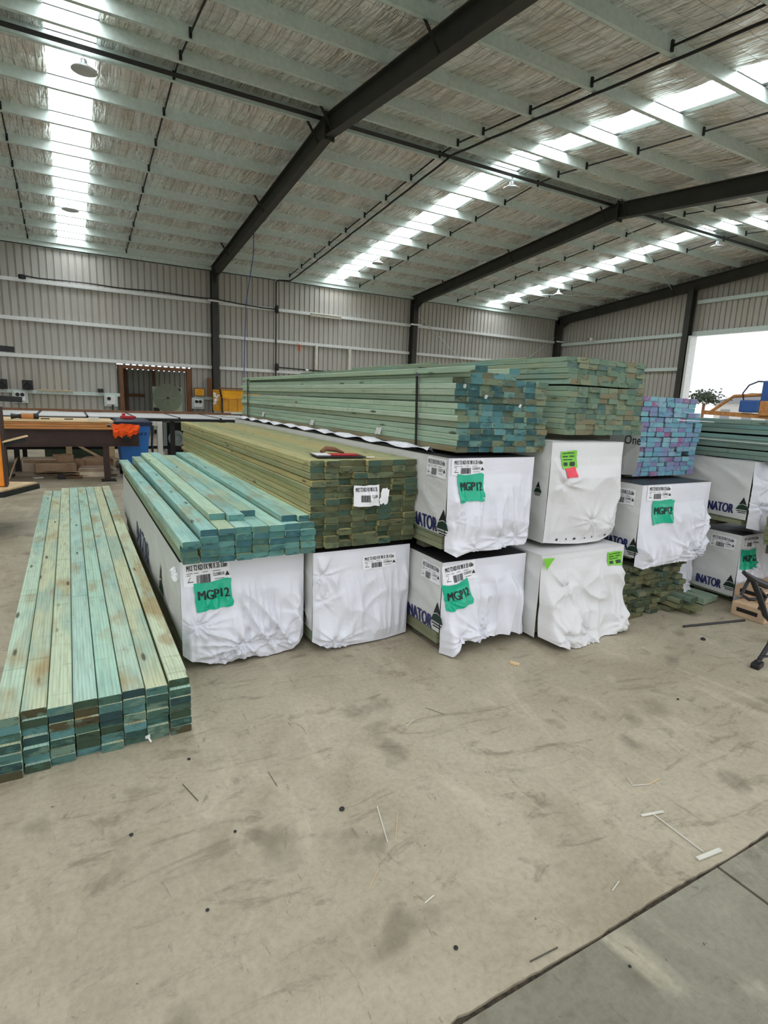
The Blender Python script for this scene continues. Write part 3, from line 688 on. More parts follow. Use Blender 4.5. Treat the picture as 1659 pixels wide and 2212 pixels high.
# ================================================================== WRAPPED PACKS
_tx = {}
def text_mesh(s, size=1.0, bold=0.0, xs=1.0, cut=.01):
    k = (s, round(size, 4), bold, xs, cut)
    if k in _tx: return _tx[k]
    cu = bpy.data.curves.new('lettering', 'FONT'); cu.body = s; cu.size = size; cu.offset = bold*size; cu.align_x = 'LEFT'; cu.resolution_u = 3
    ob = bpy.data.objects.new('lettering', cu); COL.objects.link(ob)
    dg = bpy.context.evaluated_depsgraph_get(); me = bpy.data.meshes.new_from_object(ob.evaluated_get(dg))
    bpy.data.objects.remove(ob); bm = bmesh.new(); bm.from_mesh(me)
    for v in bm.verts: v.co.x *= xs
    if bm.verts and cut:
        x0 = min(v.co.x for v in bm.verts); x1 = max(v.co.x for v in bm.verts); y0 = min(v.co.y for v in bm.verts); y1 = max(v.co.y for v in bm.verts)
        for ax, a, b in ((0, x0, x1), (1, y0, y1)):
            t_ = a+cut
            while t_ < b:
                no = (1, 0, 0) if ax == 0 else (0, 1, 0)
                bmesh.ops.bisect_plane(bm, geom=bm.verts[:]+bm.edges[:]+bm.faces[:], plane_co=(t_, 0, 0) if ax == 0 else (0, t_, 0), plane_no=no); t_ += cut
    bm.verts.ensure_lookup_table(); bm.verts.index_update()
    vs = [(v.co.x, v.co.y) for v in bm.verts]; fs = [tuple(v.index for v in f.verts) for f in bm.faces]; bm.free()
    bpy.data.meshes.remove(me); _tx[k] = (vs, fs); return _tx[k]
class Sheet:
    """a hung sheet: s runs across (m), t runs down (m) from the top edge"""
    def __init__(s, O, U, N, w, hem, wr, pins=(), bulge=.01, flare=(0, 0), edge=True, top=0, seed=0):
        s.O = np.array(O, float); s.U = np.array(U, float); s.N = np.array(N, float); s.w = w; s.hem = hem; s.wr = wr; s.pins = pins
        s.wk = .55 if flare[0] > .15 else .45 if abs(U[1]) > .5 else 1.0; s.bulge = bulge; s.flare = flare; s.seed = seed; s.edge = edge
    def h(s, x): return np.interp(x, [a for a, _ in s.hem], [b for _, b in s.hem])
    def disp(s, x, t):
        x = np.asarray(x, float); t = np.asarray(t, float)
        d = np.zeros(np.broadcast(x, t).shape); H = max(b for _, b in s.hem); k = s.seed
        for i, (ang, lam, el, amp, t0, t1) in enumerate(s.wr):
            ca, sa = math.cos(ang), math.sin(ang); a = x*ca+t*sa; b = -x*sa+t*ca
            wob = .5*lam*(vn(a/(lam*2)+7, b/(el*.6)+3, k+i+1)-.5)
            n = vn((a+wob)/lam+k*3.1, b/el+i*5.7, k+i); r = 1-np.abs(2*n-1)
            f = np.clip((t-t0)/.08, 0, 1)*np.clip((t1-t)/.08, 0, 1)
            mod = .35+.9*vn(x/.22+i, t/.25+k, k+i+3)
            d = d+1.9*amp*(r**2.6)*mod*f*s.wk
        for i, (px, pt, R, amp, kk, ph) in enumerate(s.pins):
            dx = x-px; dt = t-pt; r = np.hypot(dx, dt)+1e-6; th = np.arctan2(dt, dx)
            rd = 1-np.abs(2*vn(np.cos(th)*kk/3.2+7+ph, np.sin(th)*kk/3.2+5+i, i+k)-1)
            d = d+2.1*amp*np.clip(r/.04, 0, 1)*np.exp(-(r/R)**1.4)*rd**2.5 - amp*.5*np.exp(-(r/.03)**2)
        d = d+s.bulge*np.sin(np.clip(x/s.w, 0, 1)*math.pi)*np.clip(t/H, 0, 1)**.7
        d = d+(s.flare[0]*(1-np.clip(x/s.w, 0, 1))**2+s.flare[1]*np.clip(x/s.w, 0, 1)**2)*np.clip(t/H, 0, 1)**2.2
        e = np.clip(t/.03, 0, 1)
        if s.edge: e = e*(.15+.85*np.clip(np.minimum(x, s.w-x)/.035, 0, 1))
        d = d*e
        return d
    def pt(s, x, t, off=0):
        x = np.asarray(x, float); t = np.asarray(t, float); x, t = np.broadcast_arrays(x, t)
        d = s.disp(x, t)+off
        return s.O+x[..., None]*s.U+d[..., None]*s.N-t[..., None]*np.array([0, 0, 1.])
    def mesh(s, mb, nu=96, nv=84, mi=0):
        x = np.linspace(0, s.w, nu)[:, None]; v = np.linspace(0, 1, nv)[None, :]; t = v*s.h(x)
        mb.grid(s.pt(x+0*t, t), mi); return mb
    def patch(s, mb, x0, x1, t0, t1, mi, off=.0035, n=26, rot=0, rag=.004):
        u = np.linspace(0, 1, n)[:, None]+0*np.linspace(0, 1, n)[None]; v = np.linspace(0, 1, n)[None]+0*u
        cx, ct = (x0+x1)/2, (t0+t1)/2
        rg = rag*(vn(u*5+x0*9, v*5+t0*7, 2)-.5)*2
        a = (u-.5)*(x1-x0)+rg*(np.abs(u-.5) > .45); b = (v-.5)*(t1-t0)+rg*(np.abs(v-.5) > .45)
        xx = cx+a*math.cos(rot)-b*math.sin(rot); tt = ct+a*math.sin(rot)+b*math.cos(rot)
        mb.grid(s.pt(xx, tt, off), mi)
    def text(s, mb, txt, x, t, size, mi, bold=.0, xs=1., rot=0, off=.006, cut=.01, slant=0):
        if bold > .006:
            for k in range(-2, 3): s.text(mb, txt, x+k*bold*size*.45, t, size, mi, 0, xs, rot, off+.0001*k, cut)
            return
        vs, fs = text_mesh(txt, size, bold, xs, cut); a = np.array([p[0] for p in vs]); b = np.array([p[1] for p in vs])
        xx = x+a*math.cos(rot)+b*math.sin(rot); tt = t+a*math.sin(rot)-b*math.cos(rot)
        P = s.pt(xx, tt, off); mb.add([tuple(p) for p in P], fs, mi)
    def poly(s, mb, pts, mi, off=.005):
        P = [tuple(s.pt(a, b, off)) for a, b in pts]; mb.add(P, [tuple(range(len(P)))], mi)
    def strip(s, mb, x0, x1, t0, t1, mi, off=.005, n=4):
        u = np.linspace(x0, x1, 2)[:, None]; v = np.linspace(t0, t1, n)[None]; mb.grid(s.pt(u+0*v, v+0*u, off), mi)
def product_label(sh, parent, x0, t0, w, h, line, code, rot=0, name='product_label', label=None):
    mb = MB(); sh.patch(mb, x0, x0+w, t0, t0+h, 0, rot=rot)
    c, s_ = math.cos(rot), math.sin(rot)
    def q(a, b):
        a -= w/2; b -= h/2; return x0+w/2+a*c-b*s_, t0+h/2+a*s_+b*c
    X, T = q(w*.07, h*.34); ln = text_mesh(line, 1, 0, 1, 0)[0]; wid = max(p[0] for p in ln)
    sz = h*.34; sh.text(mb, line, X, T, sz, 1, .02, w*.86/(wid*sz), rot, .0065)
    X, T = q(w*.62, h*.68); cm = text_mesh(code, 1, .0, 1, 0)[0]; wid = max(p[0] for p in cm); sz = h*.20
    sh.text(mb, code, X, T, sz, 1, .01, w*.24/(wid*sz), rot, .0065)
    r2 = random.Random(int(x0*1000)); a = w*.27
    while a < w*.56:
        b_ = w*.006*r2.choice((1, 1, 2, 3)); p = [q(a, h*.56), q(a+b_, h*.56), q(a+b_, h*.92), q(a, h*.92)]
        sh.poly(mb, p, 1, .0065); a += b_+w*.006*r2.choice((1, 1, 2))
    for (a, b_, l) in ((.07, .44, .12), (.22, .45, .1), (.4, .44, .12), (.62, .45, .16), (.07, .52, .08), (.65, .8, .2)):
        sh.poly(mb, [q(w*a, h*b_), q(w*(a+l), h*b_), q(w*(a+l), h*(b_+.02)), q(w*a, h*(b_+.02))], 1, .0065)
    sh.poly(mb, [q(w*.93, h*.52), q(w*.98, h*.72), q(w*.88, h*.72)], 1, .0065)
    for p in ([q(w*.14, h*.6), q(w*.145, h*.62), q(w*.095, h*.82), q(w*.085, h*.82)], [q(w*.08, h*.8), q(w*.2, h*.8), q(w*.2, h*.83), q(w*.08, h*.83)]): sh.poly(mb, p, 1, .0065)
    o = mb.build(name, [M['white'], M['ink']], parent); 
    if label: o['label'] = label
    return o
def grade_tag(sh, parent, x0, t0, w, h, rot=0):
    mb = MB(); sh.patch(mb, x0, x0+w, t0, t0+h, 0, off=.0075, rot=rot, rag=.008)
    vs = text_mesh('MGP12', 1, 0, 1, 0)[0]; wid = max(p[0] for p in vs); sz = h*.44
    cx = x0+w/2; ct = t0+h/2; a = -w*.43; b = h*.10
    sh.text(mb, 'MGP12', cx+a*math.cos(rot)-b*math.sin(rot), ct+a*math.sin(rot)+b*math.cos(rot), sz, 1, .032, w*.84/(wid*sz), rot, .0115)
    o = mb.build('grade_tag', [M['green_tag'], M['ink']], parent, smooth=False); o['label'] = 'green plastic tag reading MGP12'; return o
def logo(sh, mb, x, t, s_, mi=1, mj=2):
    # dark triangle emblem with a pale curved hill line
    sh.poly(mb, [(x, t), (x+.30*s_, t+.62*s_), (x+.02*s_, t+.52*s_), (x-.28*s_, t+.62*s_)], mi, .004)
    sh.poly(mb, [(x-.30*s_, t+.68*s_), (x, t+.58*s_), (x+.33*s_, t+.68*s_), (x+.48*s_, t+s_), (x-.48*s_, t+s_)], mj, .004)
    for i, l in enumerate((.8, .6)):
        sh.poly(mb, [(x-l*s_/2, t+s_*(1.08+.13*i)), (x+l*s_/2, t+s_*(1.08+.13*i)), (x+l*s_/2, t+s_*(1.14+.13*i)), (x-l*s_/2, t+s_*(1.14+.13*i))], mi, .004)
def pack(label, x0, x1, y0, y1, z0, z1, hem, wr, pins=(), seed=1, bulge=.012, flare=(0, 0), mat='plastic', side_gap=.13, side=True, side_text=None, tagf=None, labf=None, side_lab=None, side_logo=None, top=True, core=True, core_cols=('sage', (138, 142, 112)), side_wr=None, vis_side=(0.0, .7), top_mat='dark_top'):
    e = empty('wrapped_timber_pack', label, 'timber pack', (x0, y0, z0), None)
    if core:
        mb = MB(); r = 0; z = z0+.045
        while z+.035 < z1-.01 and r < 20:
            mb.box(x0+.012+.003*math.sin(r*7+seed), x1-.012, y0+.035, y1-.02, z, z+.0335); z += .0355; r += 1
        cm = mb.build('timber_core', BM[core_cols[0]][0], e); cm.color = S(*core_cols[1]); 
        for yy in (y0+.25, (y0+y1)/2, y1-.35): MB().box(x0+.03, x1-.03, yy, yy+.09, z0+.003, z0+.044).build('bearer', M['darkwood'], e)
    fr = Sheet((x0, y0, z1), (1, 0, 0), (0, -1, 0), x1-x0, hem, wr, pins, bulge, flare, seed=seed)
    fo = fr.mesh(MB()).build('front_wrap', M[mat], e, smooth=True)
    if labf: product_label(fr, e, *labf)
    if tagf: grade_tag(fr, e, *tagf)
    H = z1-z0-side_gap
    swr = side_wr or [(1.2, .09, .35, .008, .02, H), (.9, .2, .5, .012, .05, H), (0, .5, .12, .004, 0, H)]
    if side:
        L = y1-y0
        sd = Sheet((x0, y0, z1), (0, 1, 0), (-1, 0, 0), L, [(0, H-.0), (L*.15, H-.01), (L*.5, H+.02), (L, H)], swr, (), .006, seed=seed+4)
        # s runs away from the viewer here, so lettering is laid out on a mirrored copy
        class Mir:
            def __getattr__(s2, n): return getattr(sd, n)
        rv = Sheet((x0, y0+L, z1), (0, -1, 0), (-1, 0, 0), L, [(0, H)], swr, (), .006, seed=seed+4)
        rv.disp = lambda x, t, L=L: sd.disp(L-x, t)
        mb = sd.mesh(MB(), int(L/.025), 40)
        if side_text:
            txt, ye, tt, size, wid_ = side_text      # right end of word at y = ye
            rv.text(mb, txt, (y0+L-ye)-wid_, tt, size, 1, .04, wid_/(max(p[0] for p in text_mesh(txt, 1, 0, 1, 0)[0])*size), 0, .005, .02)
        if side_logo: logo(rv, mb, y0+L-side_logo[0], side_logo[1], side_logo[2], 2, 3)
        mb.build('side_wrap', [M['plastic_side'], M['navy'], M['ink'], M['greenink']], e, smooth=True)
        if side_lab:
            yr, tt, w_, h_, ln, cd = side_lab
            product_label(rv, e, y0+L-yr-w_, tt, w_, h_, ln, cd)
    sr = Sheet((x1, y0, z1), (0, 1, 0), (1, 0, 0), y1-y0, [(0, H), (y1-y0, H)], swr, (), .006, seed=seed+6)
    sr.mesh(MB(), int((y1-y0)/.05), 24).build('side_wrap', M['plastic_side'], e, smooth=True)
    bk = Sheet((x1, y1, z1), (-1, 0, 0), (0, 1, 0), x1-x0, [(0, H), (x1-x0, H)], [(1.2, .1, .4, .008, .02, H)], (), .006, seed=seed+7)
    bk.mesh(MB(), 24, 20).build('back_wrap', M[mat], e, smooth=True)
    if top:
        X = np.linspace(x0-.002, x1+.002, 30)[:, None]; Y = np.linspace(y0-.003, y1+.002, 120)[None, :]
        Z = z1+.001+.006*vn(X/.12, Y/.3, seed)*np.clip(np.minimum(np.minimum(X-x0, x1-X), Y-y0)/.05, 0, 1)
        mb = MB().grid(np.stack([X+0*Y, Y+0*X, Z+0*X*Y], -1)[::1])
        mb.build('top_wrap', M[top_mat], e, smooth=True)
    return e, fr
V = math.pi/2
LN = 'M12 T2 KD FX 90 X 35 '
# left front pack, under the aqua boards
w1, f1 = pack('white wrapped timber pack under the aqua boards, green MGP12 tag at top left', .465, 1.165, 3.03, 6.63, 0, .612,
  [(0, .53), (.10, .575), (.2, .60), (.33, .58), (.47, .605), (.60, .60), (.66, .57), (.7, .53)],
  [(.0, .035, .5, .012, .12, .5), (-.55, .10, .55, .018, .12, .62), (.5, .13, .5, .008, .2, .62), (.1, .05, .35, .006, .3, .62)],
  [(.075, .36, .12, .018, 9, .3), (.325, .50, .17, .022, 11, 1.), (.50, .52, .12, .018, 9, .2), (.665, .36, .09, .012, 7, 0), (.18, .56, .1, .012, 7, .4)],
  seed=1, flare=(.05, .02), tagf=(.070, .118, .20, .158, -.05), labf=(.015, .006, .25, .13, LN+'3.6m', 'CL508510', -.04), side_text=('INATOR', 4.30, .40, .26, .9), side_logo=(3.75, .20, .2), side_gap=.16)
mb = MB()
rr = random.Random(2)
for i in range(14): mb.obox((.452+rr.uniform(-.006, .01), 3.10+rr.uniform(-.03, .05), .52+rr.uniform(-.035, .03)), (.02, .03, .025), rr.random()*3, rr.random()*3)
mb.build('torn_fluff', M['white'], w1)
# second, under the olive stack
w2, f2 = pack('white wrapped timber pack directly beneath the tall olive stack, small white label', 1.192, 1.852, 2.95, 7.15, 0, .612,
  [(0, .55), (.10, .595), (.3, .60), (.5, .605), (.66, .60), (.692, .36)],
  [(.02, .04, .4, .010, .12, .6), (-.3, .16, .5, .012, .1, .6), (.9, .12, .3, .006, .2, .62), (.1, .3, .5, .010, 0, .6)],
  [(.05, .14, .09, .014, 8, .2), (.13, .55, .13, .018, 9, .7), (.06, .30, .07, .008, 7, 0)], seed=2, bulge=.03, flare=(.02, .0),
  labf=(.315, .045, .235, .085, LN+'4.2m', 'CL498014', -.02), side_text=('INATOR', 3.35, .44, .125, .285), side_logo=(3.08, .30, .13))
# third column, bottom
w3, f3 = pack('bottom white wrapped pack in third column with a tilted MGP12 tag', 1.882, 2.535, 2.62, 7.42, 0, .572,
  [(0, .565), (.05, .56), (.10, .50), (.16, .485), (.24, .505), (.33, .485), (.40, .50), (.52, .50), (.62, .53), (.66, .46)],
  [(.0, .07, .5, .022, .16, .6), (.05, .12, .6, .022, .1, .6), (-.4, .2, .5, .018, .05, .6)],
  [(.115, .46, .10, .020, 7, .4), (.265, .46, .12, .022, 9, 1.), (.03, .24, .08, .010, 7, 0)], seed=3, bulge=.02, flare=(.075, .02),
  tagf=(.010, .125, .185, .155, -.16), labf=(.0, .012, .24, .115, LN+'4.8m', 'CL501247', -.10), side_text=('INATOR', 2.695, .44, .125, .285), side_logo=(2.64, .25, .13), side_lab=(2.635, .03, .20, .11, LN+'4.8m', 'CL501247'), side_gap=.13)
# third column, top
w5, f5 = pack('upper white wrapped pack in third column with creased MGP12 tag', 1.878, 2.53, 2.62, 7.42, .60, 1.192,
  [(0, .545), (.05, .575), (.16, .555), (.33, .56), (.48, .545), (.60, .555), (.665, .50)],
  [(.08, .045, .5, .016, .16, .48), (.0, .09, .6, .014, .1, .5), (1.45, .04, .25, .014, .46, .62), (.3, .25, .4, .010, .05, .6)],
  [(.40, .50, .09, .020, 9, .3), (.53, .50, .08, .014, 8, .8), (.03, .36, .07, .010, 7, 0), (.20, .54, .07, .014, 7, 0)], seed=5, bulge=.015, flare=(.06, .01),
  tagf=(.062, .092, .185, .160, .01), labf=(.02, .004, .235, .095, LN+'4.8m', 'CL502277', .0), side_text=('INATOR', 2.690, .447, .125, .285), side_logo=(2.635, .30, .12), side_lab=(2.635, .01, .20, .11, LN+'4.8m', 'CL502277'), side_gap=.135)
# fourth column, bottom: baggy and crumpled
w4, f4 = pack('baggy crumpled white pack on the floor, small lime tag at its upper right', 2.555, 3.33, 2.50, 6.5, 0, .580,
  [(0, .53), (.08, .555), (.16, .574), (.30, .576), (.45, .576), (.60, .57), (.70, .55), (.79, .56)],
  [(-.75, .12, .35, .030, .1, .62), (.9, .14, .4, .030, .08, .62), (.3, .25, .5, .035, .05, .66), (.0, .05, .3, .008, .2, .66), (1.3, .09, .2, .016, .35, .66)],
  [(.17, .22, .10, .020, 5, .4), (.33, .52, .14, .026, 7, .9), (.66, .50, .09, .018, 7, 0), (.12, .50, .12, .024, 6, .6)], seed=6, bulge=.05, flare=(.19, .10), mat='plastic_old', side_gap=.03, side_wr=[(.9, .12, .3, .02, .05, .7), (.3, .2, .4, .02, .05, .7)], core=True, top_mat='plastic_old')
def lime(fr, e, x0, x1, t0, t1, red=None, rot=0):
    mb = MB(); fr.patch(mb, x0, x1, t0, t1, 0, off=.006, rot=rot)
    w_, h_ = x1-x0, t1-t0
    for (a, b, c, d) in ((.08, .12, .18, .05), (.3, .1, .5, .05), (.08, .3, .3, .06), (.5, .28, .3, .06), (.08, .48, .6, .05), (.1, .66, .22, .2), (.5, .64, .32, .24)):
        fr.strip(mb, x0+a*w_, x0+(a+c)*w_, t0+b*h_, t0+(b+d)*h_, 1, .0095)
    if red: fr.patch(mb, red[0], red[1], red[2], red[3], 2, off=.007, rot=rot)
    o = mb.build('lime_tag', [M['lime_tag'], M['greenink'], M['red_tag']], e); o['label'] = 'lime green printed tag'+(' with red strip below' if red else '')
lime(f4, w4, .60, .755, .035, .125, rot=.05)
mb = MB().add([tuple(f4.pt(a, b, .028)) for a, b in ((-.01, .012), (.085, .015), (.05, .05), (.02, .09))], [(0, 1, 2, 3)])
mb.build('folded_lime_corner', M['lime_tag'], w4)
# fourth column, top
w6, f6 = pack('tall smooth white pack with lime and red tag, upper pack of fourth column', 2.672, 3.345, 2.62, 6.4, .600, 1.284,
  [(0, .66), (.15, .672), (.3, .680), (.5, .680), (.60, .66), (.69, .58)],
  [(-.5, .22, .6, .022, .15, .66), (.5, .28, .6, .022, .1, .66), (.2, .09, .3, .006, .4, .66)],
  [(.10, .27, .16, .016, 5, .2), (.36, .52, .10, .012, 7, .4), (.55, .56, .07, .012, 6, 0)], seed=8, bulge=.04, flare=(-.0, .0), mat='plastic_old', side_gap=.02, side_logo=(2.70, .26, .075), top_mat='plastic_old')
lime(f6, w6, .075, .215, .055, .165, red=(.10, .20, .160, .225), rot=-.05)
mb = MB(); rr = random.Random(4)
for i in range(7): f6.strip(mb, .10+.075*i+rr.uniform(-.02, .02), (.103+.075*i), .638+rr.uniform(-.006, .004), .648, 0, .004)
mb.build('staple_marks', M['ink'], w6)
# MGP12 pack over the ragged dark stack
w10, f10 = pack('white wrapped pack with MGP12 tag under the blue and pink stack', 3.475, 4.27, 2.52, 6.7, .405, .992,
  [(0, .585), (.04, .60), (.12, .585), (.3, .585), (.5, .58), (.70, .575), (.795, .40)],
  [(-.65, .11, .6, .020, .14, .6), (-.5, .06, .5, .010, .2, .6), (.1, .05, .3, .010, .4, .6)],
  [(.62, .53, .20, .026, 13, .3), (.10, .56, .08, .012, 6, 0), (.73, .30, .12, .016, 6, .2), (.45, .54, .09, .016, 8, 0)], seed=9, bulge=.03, flare=(.06, .03),
  tagf=(.11, .112, .235, .170, .02), labf=(.05, .006, .26, .105, LN+'6.0m', 'CL509853', .02), side_text=('INATOR', 2.575, .48, .115, .24), side_logo=(2.535, .38, .10), side_lab=(2.565, .04, .20, .115, LN+'6.0m', 'CL509853'), side_gap=.06)
# far right packs
w11, f11 = pack('upper wrapped pack of the far right column, front plastic hanging loose', 4.60, 5.32, 2.40, 6.0, .60, 1.150,
  [(0, .52), (.1, .54), (.3, .53), (.72, .50)], [(.5, .12, .3, .030, .0, .6), (-.6, .15, .3, .030, .0, .6), (0, .06, .4, .01, .1, .6)],
  [(.12, .16, .14, .035, 6, .3), (.05, .34, .12, .03, 6, 0)], seed=12, bulge=.03, flare=(.05, 0), side_text=('INATOR', 2.50, .42, .105, .22), side_logo=(2.435, .28, .10), side_gap=.09, top_mat='plastic')
w12, f12 = pack('lower wrapped pack of the far right column with dark green MGP12 tag', 4.60, 5.32, 2.40, 6.0, .0, .565,
  [(0, .55), (.06, .56), (.14, .50), (.3, .44), (.72, .40)], [(-.5, .10, .5, .020, .15, .6), (.1, .05, .4, .014, .2, .6)],
  [(.17, .26, .10, .016, 7, .3)], seed=13, bulge=.03, flare=(.04, 0), tagf=(.012, .115, .19, .16, .0), labf=(.01, .01, .22, .09, LN+'6.0m', 'CL509861', .0), side_text=('INATOR', 2.50, .465, .105, .21), side_logo=(2.435, .33, .10), side_lab=(2.44, .03, .20, .10, LN+'6.0m', 'CL509861'), side_gap=.06)
w13, f13 = pack('low white wrapped pack half hidden behind the ragged dark stack', 4.29, 4.56, 2.75, 6.2, 0, .39,
  [(0, .36), (.1, .38), (.2, .37), (.27, .30)], [(-.5, .1, .4, .02, .1, .5), (.2, .06, .3, .012, .1, .5)], [(.2, .3, .1, .015, 6, 0)], seed=14, bulge=.03, flare=(.12, .0))
# paper label on the olive stack, torn wrap of the blue and pink stack
pl = Sheet((1.408, 2.878, 1.012), (1, 0, 0), (0, -1, 0), .225, [(0, .12), (.225, .105)], [(0, .06, .2, .008, .0, .3)], (), .004, seed=3, edge=False)
mb = MB(); pl.patch(mb, 0, .165, 0, .122, 0, n=20); pl.patch(mb, .165, .222, .02, .11, 0, off=.012, n=10, rot=.12, rag=.01)
pl.text(mb, 'M12 T2 KD FX 90 X 35', .008, .036, .034, 1, .02, .42, 0, .007)
r2 = random.Random(3); a = .045
while a < .10: b_ = .0014*r2.choice((1, 2, 3)); pl.poly(mb, [(a, .058), (a+b_, .058), (a+b_, .098), (a, .098)], 1, .007); a += b_+.0015
pl.text(mb, 'CL508', .112, .075, .024, 1, .01, .6, 0, .007)
tag(mb.build('paper_label', [M['white'], M['ink']]), 'torn white product label stapled on the ends of the olive stack', 'paper label')
ws = Sheet((3.648, 3.51, 1.405), (0, -1, 0), (-1, 0, 0), .80, [(0, .40), (.5, .39), (.7, .38), (.8, .37)], [(.9, .1, .3, .012, 0, .6), (.1, .06, .3, .008, .0, .6)], (), .02, seed=4, edge=False)
mb = ws.mesh(MB(), 60, 40); ws.text(mb, 'One', .668, .148, .095, 1, .0, .85, 0, .006, .02)
tag(mb.build('torn_plastic_wrap', [M['plastic_side'], M['ink']], smooth=False), 'torn white plastic printed One hanging beside the blue and pink stack', 'plastic wrap')
# ================================================================== WORKSHOP THINGS AT THE BACK LEFT
def hang_lamp(x, y, label):
    z = zr(y, .36) if abs(y-RIDGE) > .6 else zr(RIDGE, .35)
    e = empty('high_bay_lamp', label, 'lamp', (x, y, z-.3), 'high bay lamps')
    MB().tube([(x, y, z), (x, y, z-.09)], .006).tube([(x-.02, y, z-.01), (x+.02, y, z-.01)], .012).build('hook', M['galv'], e)
    MB().lathe([(.03, 0), (.05, -.02), (.055, -.09), (.09, -.11)], (x, y, z-.07), 16).build('lamp_housing', M['lampglass'], e, smooth='auto')
    MB().lathe([(.10, 0), (.115, -.02), (.18, -.05), (.185, -.065), (.17, -.07), (.1, -.05)], (x, y, z-.17), 24).build('lamp_shade', M['lampglass'], e, smooth='auto')
hang_lamp(.50, 10.80, 'round high bay lamp hanging under the left skylight near the ridge')
hang_lamp(.30, 16.50, 'small far high bay lamp low in the left skylight')
hang_lamp(8.92, 10.72, 'high bay lamp hanging below the second skylight at the ridge')
hang_lamp(8.66, 16.50, 'far high bay lamp beside the second skylight above the back wall')
hang_lamp(16.37, 16.50, 'far high bay lamp near the third skylight and corner')
hang_lamp(16.67, 10.72, 'high bay lamp at the ridge close to the right edge of the photo')
# cables and rope
cab = [(7.12, y, zr(y, .33)-.012*abs(math.sin(y*2.7))) for y in np.arange(1.2, 19.9, .3)]+[(7.0, 19.85, 5.45), (6.6, 19.88, 5.42), (6.52, 19.94, 5.36), (6.52, 19.94, 2.0)]
tag(MB().tube(cab, .022, 8).build('black_cable', M['black']), 'thick black cable along the roof and down the back wall', 'cable')
e = empty('air_pipe', 'black air pipe running right along the back wall near the top of the stack', 'pipe', (6.52, 19.86, 2.5))
MB().tube([(6.55, 19.86, 2.50), (9.2, 19.86, 2.44)], .025).build('pipe_run', M['black'], e)
for x in (7.6, 8.5): MB().tube([(x, 19.86, 2.46), (x+.12, 19.86, 2.46)], .045).build('valve', M['galv_white'] if x < 8 else M['black'], e)
for z in (4.45, 2.50): MB().lathe([(.05, -.12), (.07, -.08), (.07, .08), (.04, .14)], (6.52, 19.86, z), 12).build('pipe_fitting', M['black'], e)
pts = [(-1.0, 19.78, 4.56)]+[(x, 19.8, 4.54+.015*math.sin(x*3)) for x in np.arange(-.6, 4.1, .4)]+[(4.3, 19.55, 4.50), (5.2, 19.75, 4.47), (6.0, 19.8, 4.44), (6.52, 19.84, 4.45)]
tag(MB().tube(pts, .02, 6).build('black_cable', M['black']), 'black cable lying along the upper girt from left to the vertical cable', 'cable')
tag(MB().lathe([(.02, -.06), (.09, -.05), (.10, .05), (.03, .07)], (-.95, 19.72, 4.50), 14).build('cable_fitting', M['black'], smooth='auto'), 'round black fitting on the upper girt at far left', 'fitting')
tag(MB().tube([(4.9, 17.0, 6.0), (4.88, 17.02, 5.4), (4.66, 17.0, 4.1), (4.62, 17.0, 3.2), (4.56, 17.0, 1.2)], .012, 6).build('rope', M['rope']), 'thin blue rope hanging from the nearest rafter before the wall', 'rope')
tag(MB().box(7.78, 8.98, 19.84, 19.90, 4.36, 4.46).box(7.78, 8.98, 19.80, 19.88, 4.44, 4.47).build('wall_batten', M['cream'], bevel=.006), 'pale batten fixed on the upper girt above the strapped stack', 'batten')
tag(MB().tube([(7.3, 19.86, 3.40), (7.32, 19.84, 3.15), (7.36, 19.84, 3.05), (7.40, 19.86, 3.35)], .012).build('cord', M['hivis']), 'short orange cord looped over a girt', 'cord')
for x in (8.0, 9.35): tag(MB().box(x, x+.1, 19.9, 19.98, 2.2, 3.36).build('wall_stud', M['cream']), 'pale vertical stud between girts, %s of the pair above the stack' % ('left' if x < 9 else 'right'), 'stud', 'pale studs on the back wall')
e = empty('security_camera', 'small white round security camera on the end wall girt', 'camera', (XR-.25, 17.9, 4.45))
MB().lathe([(.05, 0), (.09, -.03), (.09, -.10), (.05, -.14)], (XR-.3, 17.9, 4.52), 16).box(XR-.3, XR+.005, 17.87, 17.93, 4.405, 4.44).build('camera_body', M['white'], e, smooth='auto')
MB().lathe([(.03, 0), (.03, .03)], (XR-.40, 17.9, 4.45), 12, 0, Matrix.Rotation(-math.pi/2, 3, 'Y')).build('lens', M['black'], e)
def power_point(x, z, label, n=2, big=False):
    e = empty('power_outlet', label, 'power outlet', (x, 19.83, z), 'wall power outlets')
    w_ = .26; MB().box(x-w_/2, x+w_/2, 19.80, 19.86, z-.14, z+.12).build('outlet_box', M['white'], e, bevel=.01)
    MB().box(x-w_/2-.06, x+w_/2+.06, 19.865, 20.09, z-.20, z+.16).build('backing_plate', M['galv'], e)
    for i in range(n): MB().lathe([(.055, 0), (.05, .03), (.02, .035)], (x-.06+.12*i, 19.80, z+.04), 14, 0, Matrix.Rotation(math.pi/2, 3, 'X')).build('socket', M['black'], e)
power_point(-1.24, 1.20, 'white double power outlet on the back wall at far left')
power_point(1.16, 1.17, 'white single power outlet just left of the timber doorway', 1)
power_point(3.80, 1.17, 'white double power outlet right of the timber doorway')
tag(MB().tube([(1.2, 19.83, 1.03), (1.22, 19.83, .0)], .02).build('conduit', M['black']), 'dark conduit dropping below the outlet left of the timber doorway', 'conduit')
